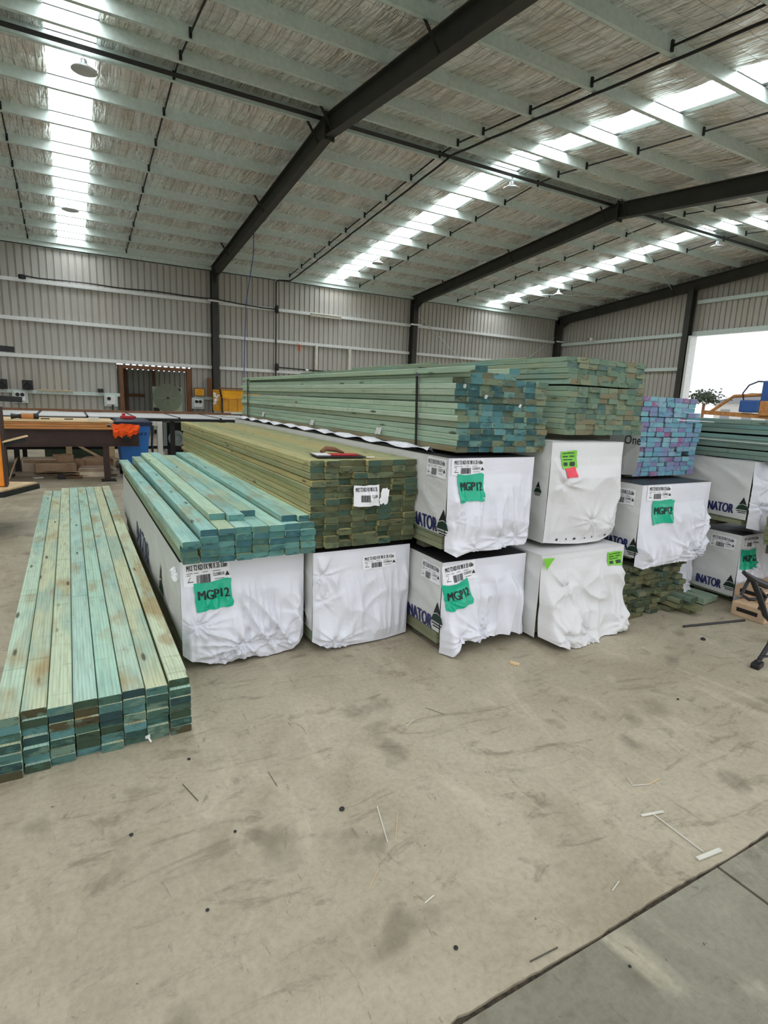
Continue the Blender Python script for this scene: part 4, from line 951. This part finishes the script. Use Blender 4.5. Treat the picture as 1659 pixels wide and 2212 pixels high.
for x, l in ((-1.66, 'black loudspeaker on the girt at the left edge of photo'), (-1.03, 'black loudspeaker on the girt right of the left edge one')):
    e = empty('loudspeaker', l, 'speaker', (x, 19.85, 1.38), 'loudspeakers on the girt')
    MB().box(x-.13, x+.13, 19.72, 19.95, 1.385, 1.66).build('speaker_box', M['black'], e, bevel=.01)
    MB().lathe([(.10, 0), (.09, .012), (.04, -.01), (.03, .015)], (x, 19.718, 1.47), 18, 0, Matrix.Rotation(math.pi/2, 3, 'X')).build('speaker_cone', M['darksteel'], e, smooth='auto')
    MB().lathe([(.04, 0), (.03, .01)], (x, 19.718, 1.60), 14, 0, Matrix.Rotation(math.pi/2, 3, 'X')).build('tweeter', M['darksteel'], e)
tag(MB().box(.80, .96, 19.8, 19.95, 1.385, 1.50).build('small_box', M['black'], bevel=.01), 'small black box standing on girt left of the timber doorway', 'box')
tag(MB().box(-.80, .12, 19.86, 19.97, 1.3822, 1.408).build('timber_length', M['pine']), 'pale timber length lying on the lowest girt', 'timber length')
e = empty('wall_sign', 'small yellow notice in wooden frame right of the timber doorway', 'sign', (3.8, 19.8, 1.4))
MB().box(3.66, 4.02, 19.80, 19.83, 1.385, 1.66).build('sign_frame', M['brownwood'], e); MB().box(3.69, 3.99, 19.79, 19.80, 1.41, 1.63).build('sign_face', M['yellow'], e)
tag(MB().box(4.12, 4.26, 19.8, 19.9, 1.40, 2.0).build('wall_box', M['brownwood']), 'dark narrow box on the wall beside the column', 'box')
# machine in the back room
e = empty('wrapped_cabinet', 'pale green machine cabinet under clear film inside the back room', 'machine', (3.1, 22, 0))
MB().box(2.62, 3.62, 21.9, 22.5, .12, 1.66).build('cabinet', M['greenmetal'], e, bevel=.02)
MB().box(3.42, 3.58, 21.89, 21.90, 1.50, 1.62).build('black_panel', M['black'], e)
MB().box(2.64, 2.84, 21.88, 21.9, .70, .92).build('black_panel', M['black'], e)
MB().lathe([(.50, -.0), (.50, .02), (.46, .03), (.06, .06), (.04, .10)], (3.12, 21.85, 1.27), 32, 0, Matrix.Rotation(math.pi/2, 3, 'X')).build('round_guard', M['film'], e, smooth='auto')
mb = MB()
for a in range(6): mb.bar((3.12, 21.78, 1.27), (3.12+.47*math.cos(a*math.pi/3), 21.83, 1.27+.47*math.sin(a*math.pi/3)), .012, .01, up=(0, 1, 0))
mb.build('guard_spokes', M['cream'], e); MB().lathe([(.04, 0), (.03, .05)], (3.12, 21.78, 1.27), 10, 0, Matrix.Rotation(math.pi/2, 3, 'X')).build('hub', M['black'], e)
for x in (2.7, 3.5): MB().box(x, x+.1, 21.95, 22.4, 0, .12).build('foot', M['darksteel'], e)
# long bench with white panels
e = empty('long_bench', 'long low bench with white panel top along the back wall', 'bench', (0, 13, 0))
for i in range(8):
    x = -2.9+.80*i; MB().box(x, x+.76, 11.72, 13.85, .985, 1.0).build('top_panel', M['paleboard'], e)
MB().box(-3, 3.45, 11.68, 13.9, .93, .98).build('bench_frame', M['darksteel'], e)
for i in range(9):
    x = -2.94+.80*i; MB().box(x+.0, x+.035, 11.7, 13.88, .985, 1.008).build('divider', M['darksteel'], e)
for x in (-2.6, -.9, 1.72, 3.3):
    for y in (11.8, 13.75): MB().box(x, x+.08, y, y+.08, 0, .93).build('leg', M['darksteel'], e)
MB().box(-3, 3.45, 12.75, 12.8, .30, .36).build('lower_rail', M['darksteel'], e)
for (x0, x1, y, z) in ((-2.4, .6, 13.7, 1.009), (-.2, 2.2, 13.55, 1.009), (1.3, 3.4, 13.8, 1.009)):
    tag(MB().box(x0, x1, y, y+.07, z, z+.045).build('timber_length', M['brownwood']), 'thin brown timber length on the back of the long bench, %s' % ('left one' if x0 < -1 else 'middle one' if x0 < 1 else 'right one'), 'timber length', 'timber lengths on the long bench')
tag(MB().box(2.95, 3.45, 12.4, 13.2, 1.009, 1.02).build('white_board', M['paleboard']), 'white board lying at the right end of the long bench', 'board')
# steel beam trestle with timber on it
e = empty('steel_trestle', 'dark brown steel beam trestle carrying planks at far left', 'trestle', (-.3, 10.4, 0))
mb = MB(); isec(mb, (-2.2, 10.35, .71), (1.0, 10.35, .71), .27, .14, .012, .01, side=Vector((0, 1, 0))); mb.build('beam', M['rustbeam'], e)
mb = MB(); isec(mb, (-2.2, 11.25, .71), (.45, 11.25, .71), .27, .14, .012, .01, side=Vector((0, 1, 0))); mb.build('beam', M['rustbeam'], e)
for x, y in ((.49, 10.35), (-1.6, 10.35), (-1.0, 11.25), (-1.9, 11.25)):
    if 1:
        MB().box(x-.045, x+.045, y-.045, y+.045, .02, .575).build('leg', M['rustbeam'], e)
        MB().box(x-.09, x+.13, y-.12, y+.12, 0, .02).build('foot_plate', M['darksteel'], e)
PL = [('orange_plank', 'orange pine plank on trestle, bottom of pile', .848, .885, 'pinex', -2.1, .60), ('orange_plank', 'orange pine plank on trestle, second from bottom', .889, .925, 'pinex', -2.0, .52), ('orange_plank', 'orange pine plank on trestle, third from bottom', .929, .958, 'pinex', -2.2, .56)]
for n, l, z0, z1, m, x0, x1 in PL: tag(MB().box(x0, x1, 10.30, 10.9, z0, z1).build(n, M[m], bevel=.003), l, 'plank', 'planks on the trestle')
tag(MB().box(-2.2, .62, 10.28, 11.3, .962, .986).build('plywood_sheet', M['pine'], bevel=.002), 'pale plywood sheet on top of the orange planks', 'plywood sheet')
e = empty('cordless_drill', 'orange and black drill lying on the plywood sheet', 'drill', (-.7, 10.5, .99))
MB().tube([(-.66, 10.5, 1.035), (-.50, 10.5, 1.035)], .042, 12).build('drill_body', M['pinex'], e, smooth='auto')
MB().tube([(-.80, 10.5, 1.03), (-.72, 10.5, 1.03), (-.66, 10.5, 1.03)], [.045, .03, .038], 12).build('chuck', M['black'], e)
MB().tube([(-.50, 10.5, 1.035), (-.43, 10.5, 1.035)], .044, 12).build('battery', M['black'], e)
tag(MB().box(.26, .42, 10.45, 10.55, .986, 1.03).build('sanding_block', M['cream'], bevel=.006), 'small grey block on the plywood sheet', 'block')
for x, l in ((-.35, 'left'), (-.02, 'right')): tag(MB().obox((x, 10.6, .994), (.12, .04, .015), .2).build('chisel', M['darksteel']), 'small dark tool lying on the plywood, %s one' % l, 'tool', 'small tools on plywood')
# crumpled orange cloth
mb = MB(); P = np.zeros((26, 22, 3))
for i in range(26):
    for j in range(22):
        u = i/25; v = j/21; wob = float(vn(u*6, v*5, 1)); wb2 = float(vn(u*13, v*11, 2))
        edge = .03*math.sin(u*23)+.03*math.sin(u*9+1)
        x = .60+.40*u+.03*(wb2-.5); z = .93-.20*v*(.6+.5*math.sin(u*3.0+.4))-edge*v+.03*wob; y = 10.24-.05*wob-.03*wb2-.03*math.sin(v*3)
        P[i, j] = (x, y, z)
tag(mb.grid(P).build('orange_cloth', M['hivis'], smooth=True), 'crumpled bright orange cloth draped on the end of steel beam', 'cloth')
tag(MB().obox((.80, 10.22, .70), (.13, .03, .10), 0, .2).build('black_glove', M['black'], bevel=.012), 'black glove hanging below the orange cloth', 'glove')
# blue wheelie bin
e = empty('wheelie_bin', 'blue wheelie bin with dark lid behind the steel beam', 'bin', (.95, 10.95, 0))
def taper(x0, x1, y0, y1, z0, X0, X1, Y0, Y1, z1): return MB().add([(x0, y0, z0), (x1, y0, z0), (x1, y1, z0), (x0, y1, z0), (X0, Y0, z1), (X1, Y0, z1), (X1, Y1, z1), (X0, Y1, z1)], [(3, 2, 1, 0), (4, 5, 6, 7), (0, 1, 5, 4), (1, 2, 6, 5), (2, 3, 7, 6), (3, 0, 4, 7)])
taper(.76, 1.14, 10.70, 11.2, .06, .68, 1.21, 10.58, 11.3, .93).build('bin_body', M['blue'], e, bevel=.02)
taper(.66, 1.24, 10.56, 11.34, .90, .65, 1.25, 10.55, 11.35, .97).build('rim', M['darkblue'], e, bevel=.01)
taper(.66, 1.23, 10.56, 11.3, .97, .70, 1.19, 10.62, 11.25, 1.0).build('lid', M['darkblue'], e, bevel=.01)
for x in (.74, 1.10): MB().lathe([(.10, 0), (.10, .05)], (x, 11.25, .10), 18, 0, Matrix.Rotation(math.pi/2, 3, 'Y')).build('wheel', M['black'], e)
vs, fs = text_mesh('39', .13, .02, 1, 0); MB().add([(1.03+a, 10.60-.0+.12*(0), .74+b) for a, b in vs], fs).build('bin_number', M['ink'], e)
tag(MB().obox((.88, 10.85, 1.03), (.20, .14, .05), .4).obox((.82, 10.88, 1.07), (.05, .05, .05), .2).build('red_tool', M['red'], bevel=.01), 'red tool lying on the lid of the blue bin', 'tool')
# sawhorse
e = empty('sawhorse', 'pale timber sawhorse under the trestle beside the blue bin', 'sawhorse', (.6, 12, 0))
MB().box(.58, .72, 12.0, 12.1, 0, .55).build('leg', M['pine'], e); MB().bar((.0, 12.02, .50), (.62, 12.02, .12), .08, .04).build('brace', M['pine'], e)
MB().box(-.1, .80, 11.98, 12.12, .55, .60).build('top_rail', M['pine'], e); MB().box(-.1, .0, 12.0, 12.1, 0, .55).build('leg', M['pine'], e)
# pale upright panel and dark machine under bench end
e = empty('door_panel', 'pale upright panel edge standing behind the blue bin', 'panel', (1.5, 11.5, 0))
MB().box(1.44, 1.53, 11.5, 11.6, .0, .93).build('panel_edge', M['cream'], e); MB().box(1.26, 1.44, 11.52, 11.58, .85, .93).build('panel_top', M['cream'], e); MB().tube([(1.36, 11.5, .86), (1.33, 11.48, .5), (1.36, 11.5, .02)], .02).build('hose', M['darkblue'], e)
e = empty('bench_grinder', 'dark machine with round grey wheel below the bench end', 'machine', (2.1, 14, 0))
MB().box(1.95, 2.75, 14.1, 14.7, .05, .86).build('machine_body', M['black'], e, bevel=.02)
MB().lathe([(.17, 0), (.19, .02), (.19, .05), (.12, .06), (.12, .03)], (2.18, 14.08, .42), 28, 0, Matrix.Rotation(math.pi/2, 3, 'X')).build('wheel_ring', M['galv'], e, smooth='auto')
MB().lathe([(.04, 0), (.035, .05)], (2.18, 14.07, .42), 14, 0, Matrix.Rotation(math.pi/2, 3, 'X')).build('hub', M['white'], e)
for x in (1.9, 2.7): MB().box(x, x+.06, 14.0, 14.06, 0, .88).build('frame_leg', M['galv'], e)
MB().box(1.9, 2.76, 14.0, 14.06, .80, .86).build('frame_rail', M['galv'], e)
# floor timber and cartons beneath the trestle
oo = MB().box(-.5, .7, 13.6, 13.9, 0, .28).build('timber_bundle', BM['sage'][0], bevel=.01); oo.color = S(120, 142, 124)
tag(oo, 'pale green timber bundle on the floor behind the cardboard', 'timber bundle')
tag(MB().box(-1.0, .05, 13.1, 13.5, .30, .52).build('dark_crate', M['brownwood'], bevel=.01), 'dark brown crate in the shade beneath the bench', 'crate')
tag(MB().box(.10, .60, 12.8, 13.2, .30, .48).build('pink_board', M['cardboard2']), 'pale pinkish board under the bench', 'board')
def carton(c, sz, rz, label, mat='cardboard', flaps=True, tilt=0, opened=True):
    e = empty('cardboard_box', label, 'cardboard box', c, 'cardboard boxes under the trestle')
    x, y, z = c; a, b, h = sz; th = .006; mb = MB(); R = Matrix.Rotation(rz, 3, 'Z') @ Matrix.Rotation(tilt, 3, 'X')
    def ob(dx, dy, dz, sx, sy, sz_, rx=0, ry=0): 
        o = Vector(c)+R @ Vector((dx, dy, dz)); mb_.obox(o, (sx, sy, sz_), rz, tilt+rx, ry)
    mb_ = mb; ob(0, 0, th/2, a, b, th); ob(0, -b/2, h/2, a, th, h); ob(0, b/2, h/2, a, th, h); ob(-a/2, 0, h/2, th, b, h); ob(a/2, 0, h/2, th, b, h)
    if not opened: ob(0, 0, h, a, b, th)
    mb.build('box_body', M[mat], e)
    if flaps and opened:
        mb_ = MB(); ob(0, -b/2-.05, h-.03, a*.95, .12, th, -.6); mb_.build('flap', M['cardboard2'], e)
        mb_ = MB(); ob(a/2+.05, 0, h-.02, .12, b*.9, th, 0, .5); mb_.build('flap', M[mat], e)
    return e
carton((-.28, 11.55, .02), (.62, .35, .14), .12, 'flat brown cardboard box with a dark slot, largest of the pile left', 'cardboard', False, opened=False)
carton((-.50, 11.95, .0), (.60, .40, .22), .05, 'open cardboard box behind the flat box at left', 'cardboard2')
carton((-.15, 11.75, .17), (.26, .22, .13), .4, 'small brown carton resting on the flat cardboard box', 'cardboard', False)
carton((.12, 11.8, .0), (.24, .2, .20), -.5, 'small upright brown carton in the middle of pile', 'cardboard', False, opened=False)
carton((.34, 11.05, .0), (.46, .36, .15), -.12, 'open shallow carton at the right of the pile', 'cardboard2')
carton((.42, 11.80, .08), (.46, .30, .16), -.25, 'open cardboard tray behind the shallow carton', 'cardboard')
carton((.25, 12.35, .0), (.38, .34, .16), .1, 'grey brown open carton behind the trestle leg', 'cardboard', True)
rr = random.Random(9)
SHN = ['closest to the camera', 'under the small upright carton', 'beside the open shallow carton', 'behind the flat box', 'leaning towards the saw horse', 'between the two open boxes', 'half under the flat box']
for i, (x, y, a, w_, d_) in enumerate(((.02, 10.98, .15, .62, .26), (.18, 11.3, -.2, .4, .3), (.3, 11.15, .3, .35, .3), (-.2, 12.3, .1, .6, .4), (.75, 12.2, .6, .4, .3), (.28, 11.55, -.1, .4, .26), (-.35, 11.2, .3, .4, .2))):
    P = np.zeros((12, 8, 3))
    for u in range(12):
        for v in range(8):
            dx = (u/11-.5)*w_; dy = (v/7-.5)*d_
            P[u, v] = (x+dx*math.cos(a)-dy*math.sin(a), y+dx*math.sin(a)+dy*math.cos(a), .012+.07*float(vn(u/4+i*3, v/5, i % 8))**1.5+.02*i/7)
    o = MB().grid(P[::-1]).build('cardboard_sheet', M['cardboard2'] if i % 2 else M['cardboard'], smooth=True)
    md = o.modifiers.new('thickness', 'SOLIDIFY'); md.thickness = .006
    tag(o, 'crumpled flattened cardboard sheet on the floor, ' + SHN[i], 'cardboard sheet', 'cardboard sheets under the trestle')
e = empty('hammer', 'hammer with dark head and brown handle lying on the floor by cardboard', 'hammer', (-.15, 10.7, .02))
MB().tube([(-.14, 10.72, .03), (.13, 10.68, .025)], .017, 8).build('handle', M['brownwood'], e); MB().box(-.24, -.12, 10.66, 10.78, .0, .07).build('hammer_head', M['black'], e, bevel=.01)
tag(MB().obox((-.52, 10.85, .012), (.14, .08, .02), .4).build('scrap_piece', M['cream'], bevel=.005), 'small pale scrap on the floor left of the hammer', 'scrap')
tag(MB().obox((-.86, 10.95, .17), (.02, .3, .36), .0, 0, .35).build('cardboard_wedge', M['cardboard']), 'leaning brown cardboard piece right of the orange rack post', 'cardboard piece')
# mobile rack at the left edge
e = empty('mobile_rack', 'orange and black wheeled rack at the left edge of the photo', 'rack', (-.75, 6.9, 0))
MB().box(-.80, -.625, 6.85, 7.0, .48, 1.02).build('orange_post', M['orange'], e, bevel=.008)
MB().box(-.625, -.60, 6.84, 7.01, .48, 1.28).build('post_edge', M['rustbeam'], e)
MB().box(-.80, -.62, 6.86, 6.99, 1.28, 2.3).build('upper_post', M['darksteel'], e)
for z, l in ((1.86, .33), (1.37, .36)): MB().bar((-.78, 6.93, z), (-.78+l, 6.90, z-.012), .06, .055).build('upper_arm', M['darksteel'], e)
MB().bar((-.70, 6.9, .885), (-.42, 6.95, .955), .05, .045).build('middle_arm', M['darksteel'], e)
MB().add([(-1.3, 6.55, .452), (-.62, 6.62, .452), (-.335, 7.15, .452), (-1.2, 7.5, .452), (-1.3, 6.55, .40), (-.62, 6.62, .40), (-.335, 7.15, .40), (-1.2, 7.5, .40)], [(0,1,2,3),(7,6,5,4),(0,4,5,1),(1,5,6,2),(2,6,7,3),(3,7,4,0)]).build('base_platform', M['darksteel'], e)
for x, y in ((-.74, 6.95), (-1.1, 6.7)):
    MB().lathe([(.085, -.02), (.095, -.01), (.095, .01), (.085, .02)], (x, y, .095), 18, 0, Matrix.Rotation(math.pi/2, 3, 'Y')).build('caster_wheel', M['black'], e)
    MB().box(x-.03, x+.03, y-.05, y+.05, .15, .40).build('caster_fork', M['darksteel'], e)
tag(MB().add([(-1.3, 6.56, .455), (-.64, 6.63, .455), (-.36, 7.14, .455), (-1.2, 7.45, .455), (-1.3, 6.56, .473), (-.64, 6.63, .473), (-.36, 7.14, .473), (-1.2, 7.45, .473)], [(3,2,1,0),(4,5,6,7),(0,1,5,4),(1,2,6,5),(2,3,7,6),(3,0,4,7)]).build('plywood_offcut', M['pine']), 'pale plywood offcut lying on the base of the orange rack', 'plywood offcut')
tag(MB().bar((-.62, 6.86, .93), (-.40, 6.93, .99), .05, .014).build('timber_strip', M['pine']), 'pale thin timber strip on the middle rack arm', 'timber strip')
# yellow tipping bin
e = empty('tipping_bin', 'yellow steel tipping bin beside the far end of the strapped stack', 'bin', (4.3, 17.3, 0))
def P2(x, y, z): return (x, y, z)
MB().add([(3.93, 16.9, .98), (3.93, 16.9, 1.38), (3.93, 17.3, 1.62), (3.93, 18.2, 1.62), (3.93, 18.2, .98), (5.1, 16.9, .98), (5.1, 16.9, 1.38), (5.1, 17.3, 1.62), (5.1, 18.2, 1.62), (5.1, 18.2, .98)], [(4,3,2,1,0),(5,6,7,8,9),(0,1,6,5),(1,2,7,6),(3,4,9,8),(4,0,5,9)]).build('bin_shell', M['yellow'], e)
for x in (4.12, 4.38, 4.64): MB().bar((x, 16.88, .98), (x, 16.88, 1.38), .03, .03, up=(0, 1, 0)).build('stiffening_rib', M['yellow'], e)
MB().bar((3.9, 16.88, 1.38), (5.1, 16.88, 1.38), .04, .04).build('front_rail', M['yellow'], e)
MB().box(3.95, 5.1, 16.86, 18.2, .92, .99).build('lower_rail', M['cream'], e)
MB().bar((3.90, 16.86, .62), (3.90, 16.86, 1.36), .04, .04, up=(0, 1, 0)).bar((3.90, 16.86, 1.36), (3.93, 17.28, 1.64), .04, .04).build('side_frame', M['darksteel'], e)
MB().box(3.9, 5.05, 17.0, 18.1, 0, .9).build('stand', M['black'], e)
MB().bar((3.9, 17.28, 1.66), (5.1, 17.28, 1.66), .06, .04).build('top_rail', M['brownwood'], e)
mb = MB()
for i in range(16): mb.obox((3.80+rr.uniform(-.04, .05), 17.2+rr.uniform(-.1, .1), 1.36+rr.uniform(-.16, .16)), (.06, .06, .05), rr.random()*3, rr.random()*3)
tag(mb.build('plastic_bag', M['white']), 'crumpled white plastic beside the yellow bin', 'plastic bag')
# clipboard and tool on the olive stack
e = empty('clipboard', 'red clipboard with papers on top of the olive stack', 'clipboard', (1.45, 3.2, 1.16))
MB().obox((1.40, 3.10, 1.163), (.30, .19, .005), -.12).build('clip_board', M['black'], e)
MB().obox((1.31, 3.13, 1.169), (.10, .12, .004), -.12).build('paper', M['white'], e)
MB().obox((1.43, 3.09, 1.170), (.17, .09, .006), -.12).build('red_cover', M['red'], e, bevel=.002)
MB().tube([(1.335, 3.20, 1.175), (1.37, 3.21, 1.195), (1.42, 3.19, 1.190), (1.47, 3.16, 1.172)], [.012, .016, .014, .006], 8).build('metal_clip', M['brownwood'], e, smooth=True)
tag(MB().obox((1.50, 3.02, 1.161), (.20, .03, .003), -.10).build('paper_strip', M['white']), 'thin pale strip in front of the red clipboard', 'paper strip')
# loose pale wrap between the olive stack and the strapped stack
P = np.zeros((70, 6, 3))
for i in range(70):
    for j in range(6):
        y = 2.86+i*.062; P[i, j] = (1.885+.010*j+.012*math.sin(i*.5)+.006*math.sin(i*1.7), y, 1.232-.008*abs(j-2.5)+.010*math.sin(i*.9+j))
tag(MB().grid(P).build('loose_wrap_edge', M['plastic'], smooth=True), 'rumpled white plastic edge running along the strapped stack base', 'plastic wrap')
# ================================================================== RIGHT SIDE
e = empty('saw_machine', 'blue and orange machine arm on the far right green stack', 'machine', (5.0, 2.6, 1.47))
MB().bar((4.95, 3.08, 1.512), (4.95, 2.2, 1.485), .05, .035).build('base_rail', M['pinex'], e)
MB().tube([(4.95, 3.02, 1.52), (4.95, 2.84, 1.655), (4.95, 2.3, 1.69)], .014, 8).build('swing_arm', M['pinex'], e)
MB().box(4.9, 5.08, 2.60, 2.76, 1.525, 1.625).build('motor', M['bluepaint'], e, bevel=.012)
MB().box(4.92, 5.05, 2.48, 2.61, 1.55, 1.78).build('upright', M['bluepaint'], e, bevel=.01)
MB().box(4.9, 5.1, 2.40, 2.60, 1.50, 1.62).build('gear_case', M['pinex'], e, bevel=.01)
MB().tube([(4.93, 2.74, 1.60), (4.93, 2.76, 1.68), (4.93, 2.72, 1.745), (4.93, 2.65, 1.775), (4.93, 2.56, 1.77)], .006, 8).build('hose', M['darkblue'], e)
for i, (x, y, z, s_, l) in enumerate(((4.36, 2.03, 0, (.60, .24, .105), 'brown carton on the floor at right edge, lower and nearer one'), (4.50, 2.12, .108, (.56, .22, .09), 'brown carton stacked on the nearer floor carton at right edge'))):
    e = empty('carton', l, 'carton', (x, y, z), 'cartons at the right edge')
    MB().box(x, x+s_[0], y, y+s_[1], z+.001, z+s_[2]).build('carton_body', M['cardboard'], e, bevel=.004)
    MB().box(x-.002, x+.001, y+.05, y+s_[1]-.04, z+.04, z+.07).build('hand_slot', M['black'], e)
    MB().box(x+.06, x+.18, y-.002, y+.001, z+.03, z+.08).build('printed_panel', M['ink'], e)
e = empty('folding_stand', 'black folding work stand cut off by the right edge', 'stand', (3.85, 1.75, 0))
MB().tube([(3.49, 1.78, .575), (3.62, 1.78, .51), (3.78, 1.78, .455), (4.1, 1.78, .44)], [.012, .022, .024, .024], 8).build('top_rail', M['black'], e)
MB().tube([(3.60, 1.78, .52), (3.66, 1.76, .42), (3.74, 1.74, .28), (3.90, 1.72, .16), (4.15, 1.7, .02)], .018, 8).build('leg', M['black'], e)
MB().tube([(3.60, 1.80, .51), (3.545, 1.80, .42), (3.64, 1.80, .375), (3.78, 1.80, .36), (4.1, 1.80, .40)], .011, 8).build('brace', M['black'], e)
MB().tube([(3.575, 1.66, .02), (3.68, 1.66, .13), (3.78, 1.70, .22), (4.1, 1.8, .40)], .014, 8).build('leg', M['black'], e)
MB().obox((3.57, 1.655, .017), (.09, .05, .034), .2).build('rubber_foot', M['black'], e, bevel=.008)
MB().tube([(3.58, 1.66, .06), (3.66, 1.62, .075), (3.72, 1.6, .07)], .007, 6).build('latch', M['black'], e)
MB().tube([(3.70, 1.78, .44), (3.79, 1.78, .38), (3.74, 1.78, .30)], .012, 8).build('brace', M['black'], e)
# ================================================================== THINGS ON THE FLOOR
tag(MB().tube([(3.74, 2.245, .008), (4.30, 2.13, .008)], .008, 6).build('steel_rod', M['black']), 'thin black rod on the floor right of the dark stack', 'rod')
e = empty('strapping_piece', 'white T shaped strapping offcut lying at the slab joint', 'strapping offcut', (1.84, 1.0, 0))
MB().bar((1.80, 1.13, .004), (1.895, 1.105, .006), .010, .003).build('short_bar', M['cream'], e)
MB().bar((1.848, 1.118, .004), (1.842, .915, .004), .004, .003).build('stem', M['cream'], e)
MB().bar((1.792, .905, .005), (1.905, .892, .007), .014, .005).build('wide_bar', M['cream'], e)
import itertools
SP = [((.925, 1.61), (.875, 1.44), 'cream', .006, 'longest pale splinter left of centre on the near floor'), ((.90, 1.43), (.98, 1.55), 'pine', .003, 'fine brown splinter crossing beside the longest pale one'),
 ((1.92, 1.26), (1.99, 1.235), 'cream', .005, 'pale splinter above the T shaped strapping, left half'), ((1.94, 1.30), (1.921, 1.262), 'cream', .004, 'pale splinter bent up above the T shaped strapping'), ((1.985, 1.235), (2.06, 1.24), 'pine', .004, 'pale splinter above the T shaped strapping, right half'),
 ((1.30, 2.02), (1.36, 2.05), 'cream', .005, 'short pale splinter at mid floor below the fourth pack'), ((2.31, 1.31), (2.33, 1.39), 'cream', .003, 'short upright looking splinter at the right of the near floor'),
 ((.66, 1.66), (.655, 1.60), 'cream', .003, 'tiny splinter near the dark pebble at left'), ((.86, 1.18), (.90, 1.19), 'cream', .006, 'short pale chip low in the centre foreground'), ((1.42, .95), (1.47, .965), 'cream', .005, 'short pale chip just above the slab joint'),
 ((.30, 2.05), (.335, 1.93), 'darkwood', .004, 'thin dark twig right of the low floor pile'), ((.62, 1.98), (.625, 1.88), 'darkwood', .003, 'faint dark twig in mid floor left of centre'), ((1.47, 2.12), (1.52, 2.03), 'darkwood', .003, 'faint dark twig on mid floor right of centre'), ((1.02, .895), (1.12, .89), 'darkwood', .005, 'dark splinter lying across the slab joint'), ((.73, 1.30), (.80, 1.36), 'pine', .002, 'hair thin straw in the brown stain')]
for (a, b, m, wd, l) in ((s[0], s[1], s[2], s[3], s[4]) for s in SP):
    tag(MB().bar((a[0], a[1], .003), (b[0], b[1], .0035), wd*.6, wd*.4).build('wood_splinter', M[m]), l, 'splinter', 'splinters on the floor')
tag(MB().obox((2.215, 2.30, .008), (.018, .055, .014), .5).build('wood_chip', M['pine'], bevel=.002), 'pale wood chip standing out on floor below the fourth pack', 'wood chip')
PB = [(.80, 1.655, .009, 'dark round pebble left of the longest pale splinter'), (.35, 2.2, .006, 'dark pebble just right of the low floor pile'), (3.66, 2.05, .014, 'dark crumb below the black rod'), (.10, 1.86, .006, 'dark pebble in the left foreground'), (.42, 1.72, .005, 'tiny dark pebble in the left foreground'), (.27, 1.45, .005, 'dark speck low in left foreground'), (.86, 1.02, .006, 'dark pebble low in the centre foreground'), (2.75, 1.62, .006, 'dark crumb near the right edge of the floor'), (1.26, .76, .004, 'dark crumb on the grey apron slab')]
for i, (x, y, r_, l) in enumerate(PB):
    bm = bmesh.new(); bmesh.ops.create_icosphere(bm, subdivisions=2, radius=r_)
    for v in bm.verts: v.co *= 1+.25*float(vn(v.co.x/r_+i, v.co.y/r_, 3)); v.co.z *= .6
    me = bpy.data.meshes.new('pebble'); bm.to_mesh(me); bm.free(); me.materials.append(M['black' if i else 'ink']); o = bpy.data.objects.new('pebble', me); COL.objects.link(o); o.location = (x, y, r_*.5); tag(o, l, 'pebble', 'pebbles on the floor')
e = empty('wing_screw', 'shiny screw lying under the front of the low floor pile', 'screw', (.22, 2.38, .03))
MB().tube([(.215, 2.385, .03), (.225, 2.375, .012)], .004, 6).build('shank', M['galv_white'], e); MB().obox((.213, 2.386, .034), (.02, .006, .012), .4).build('head', M['galv_white'], e)
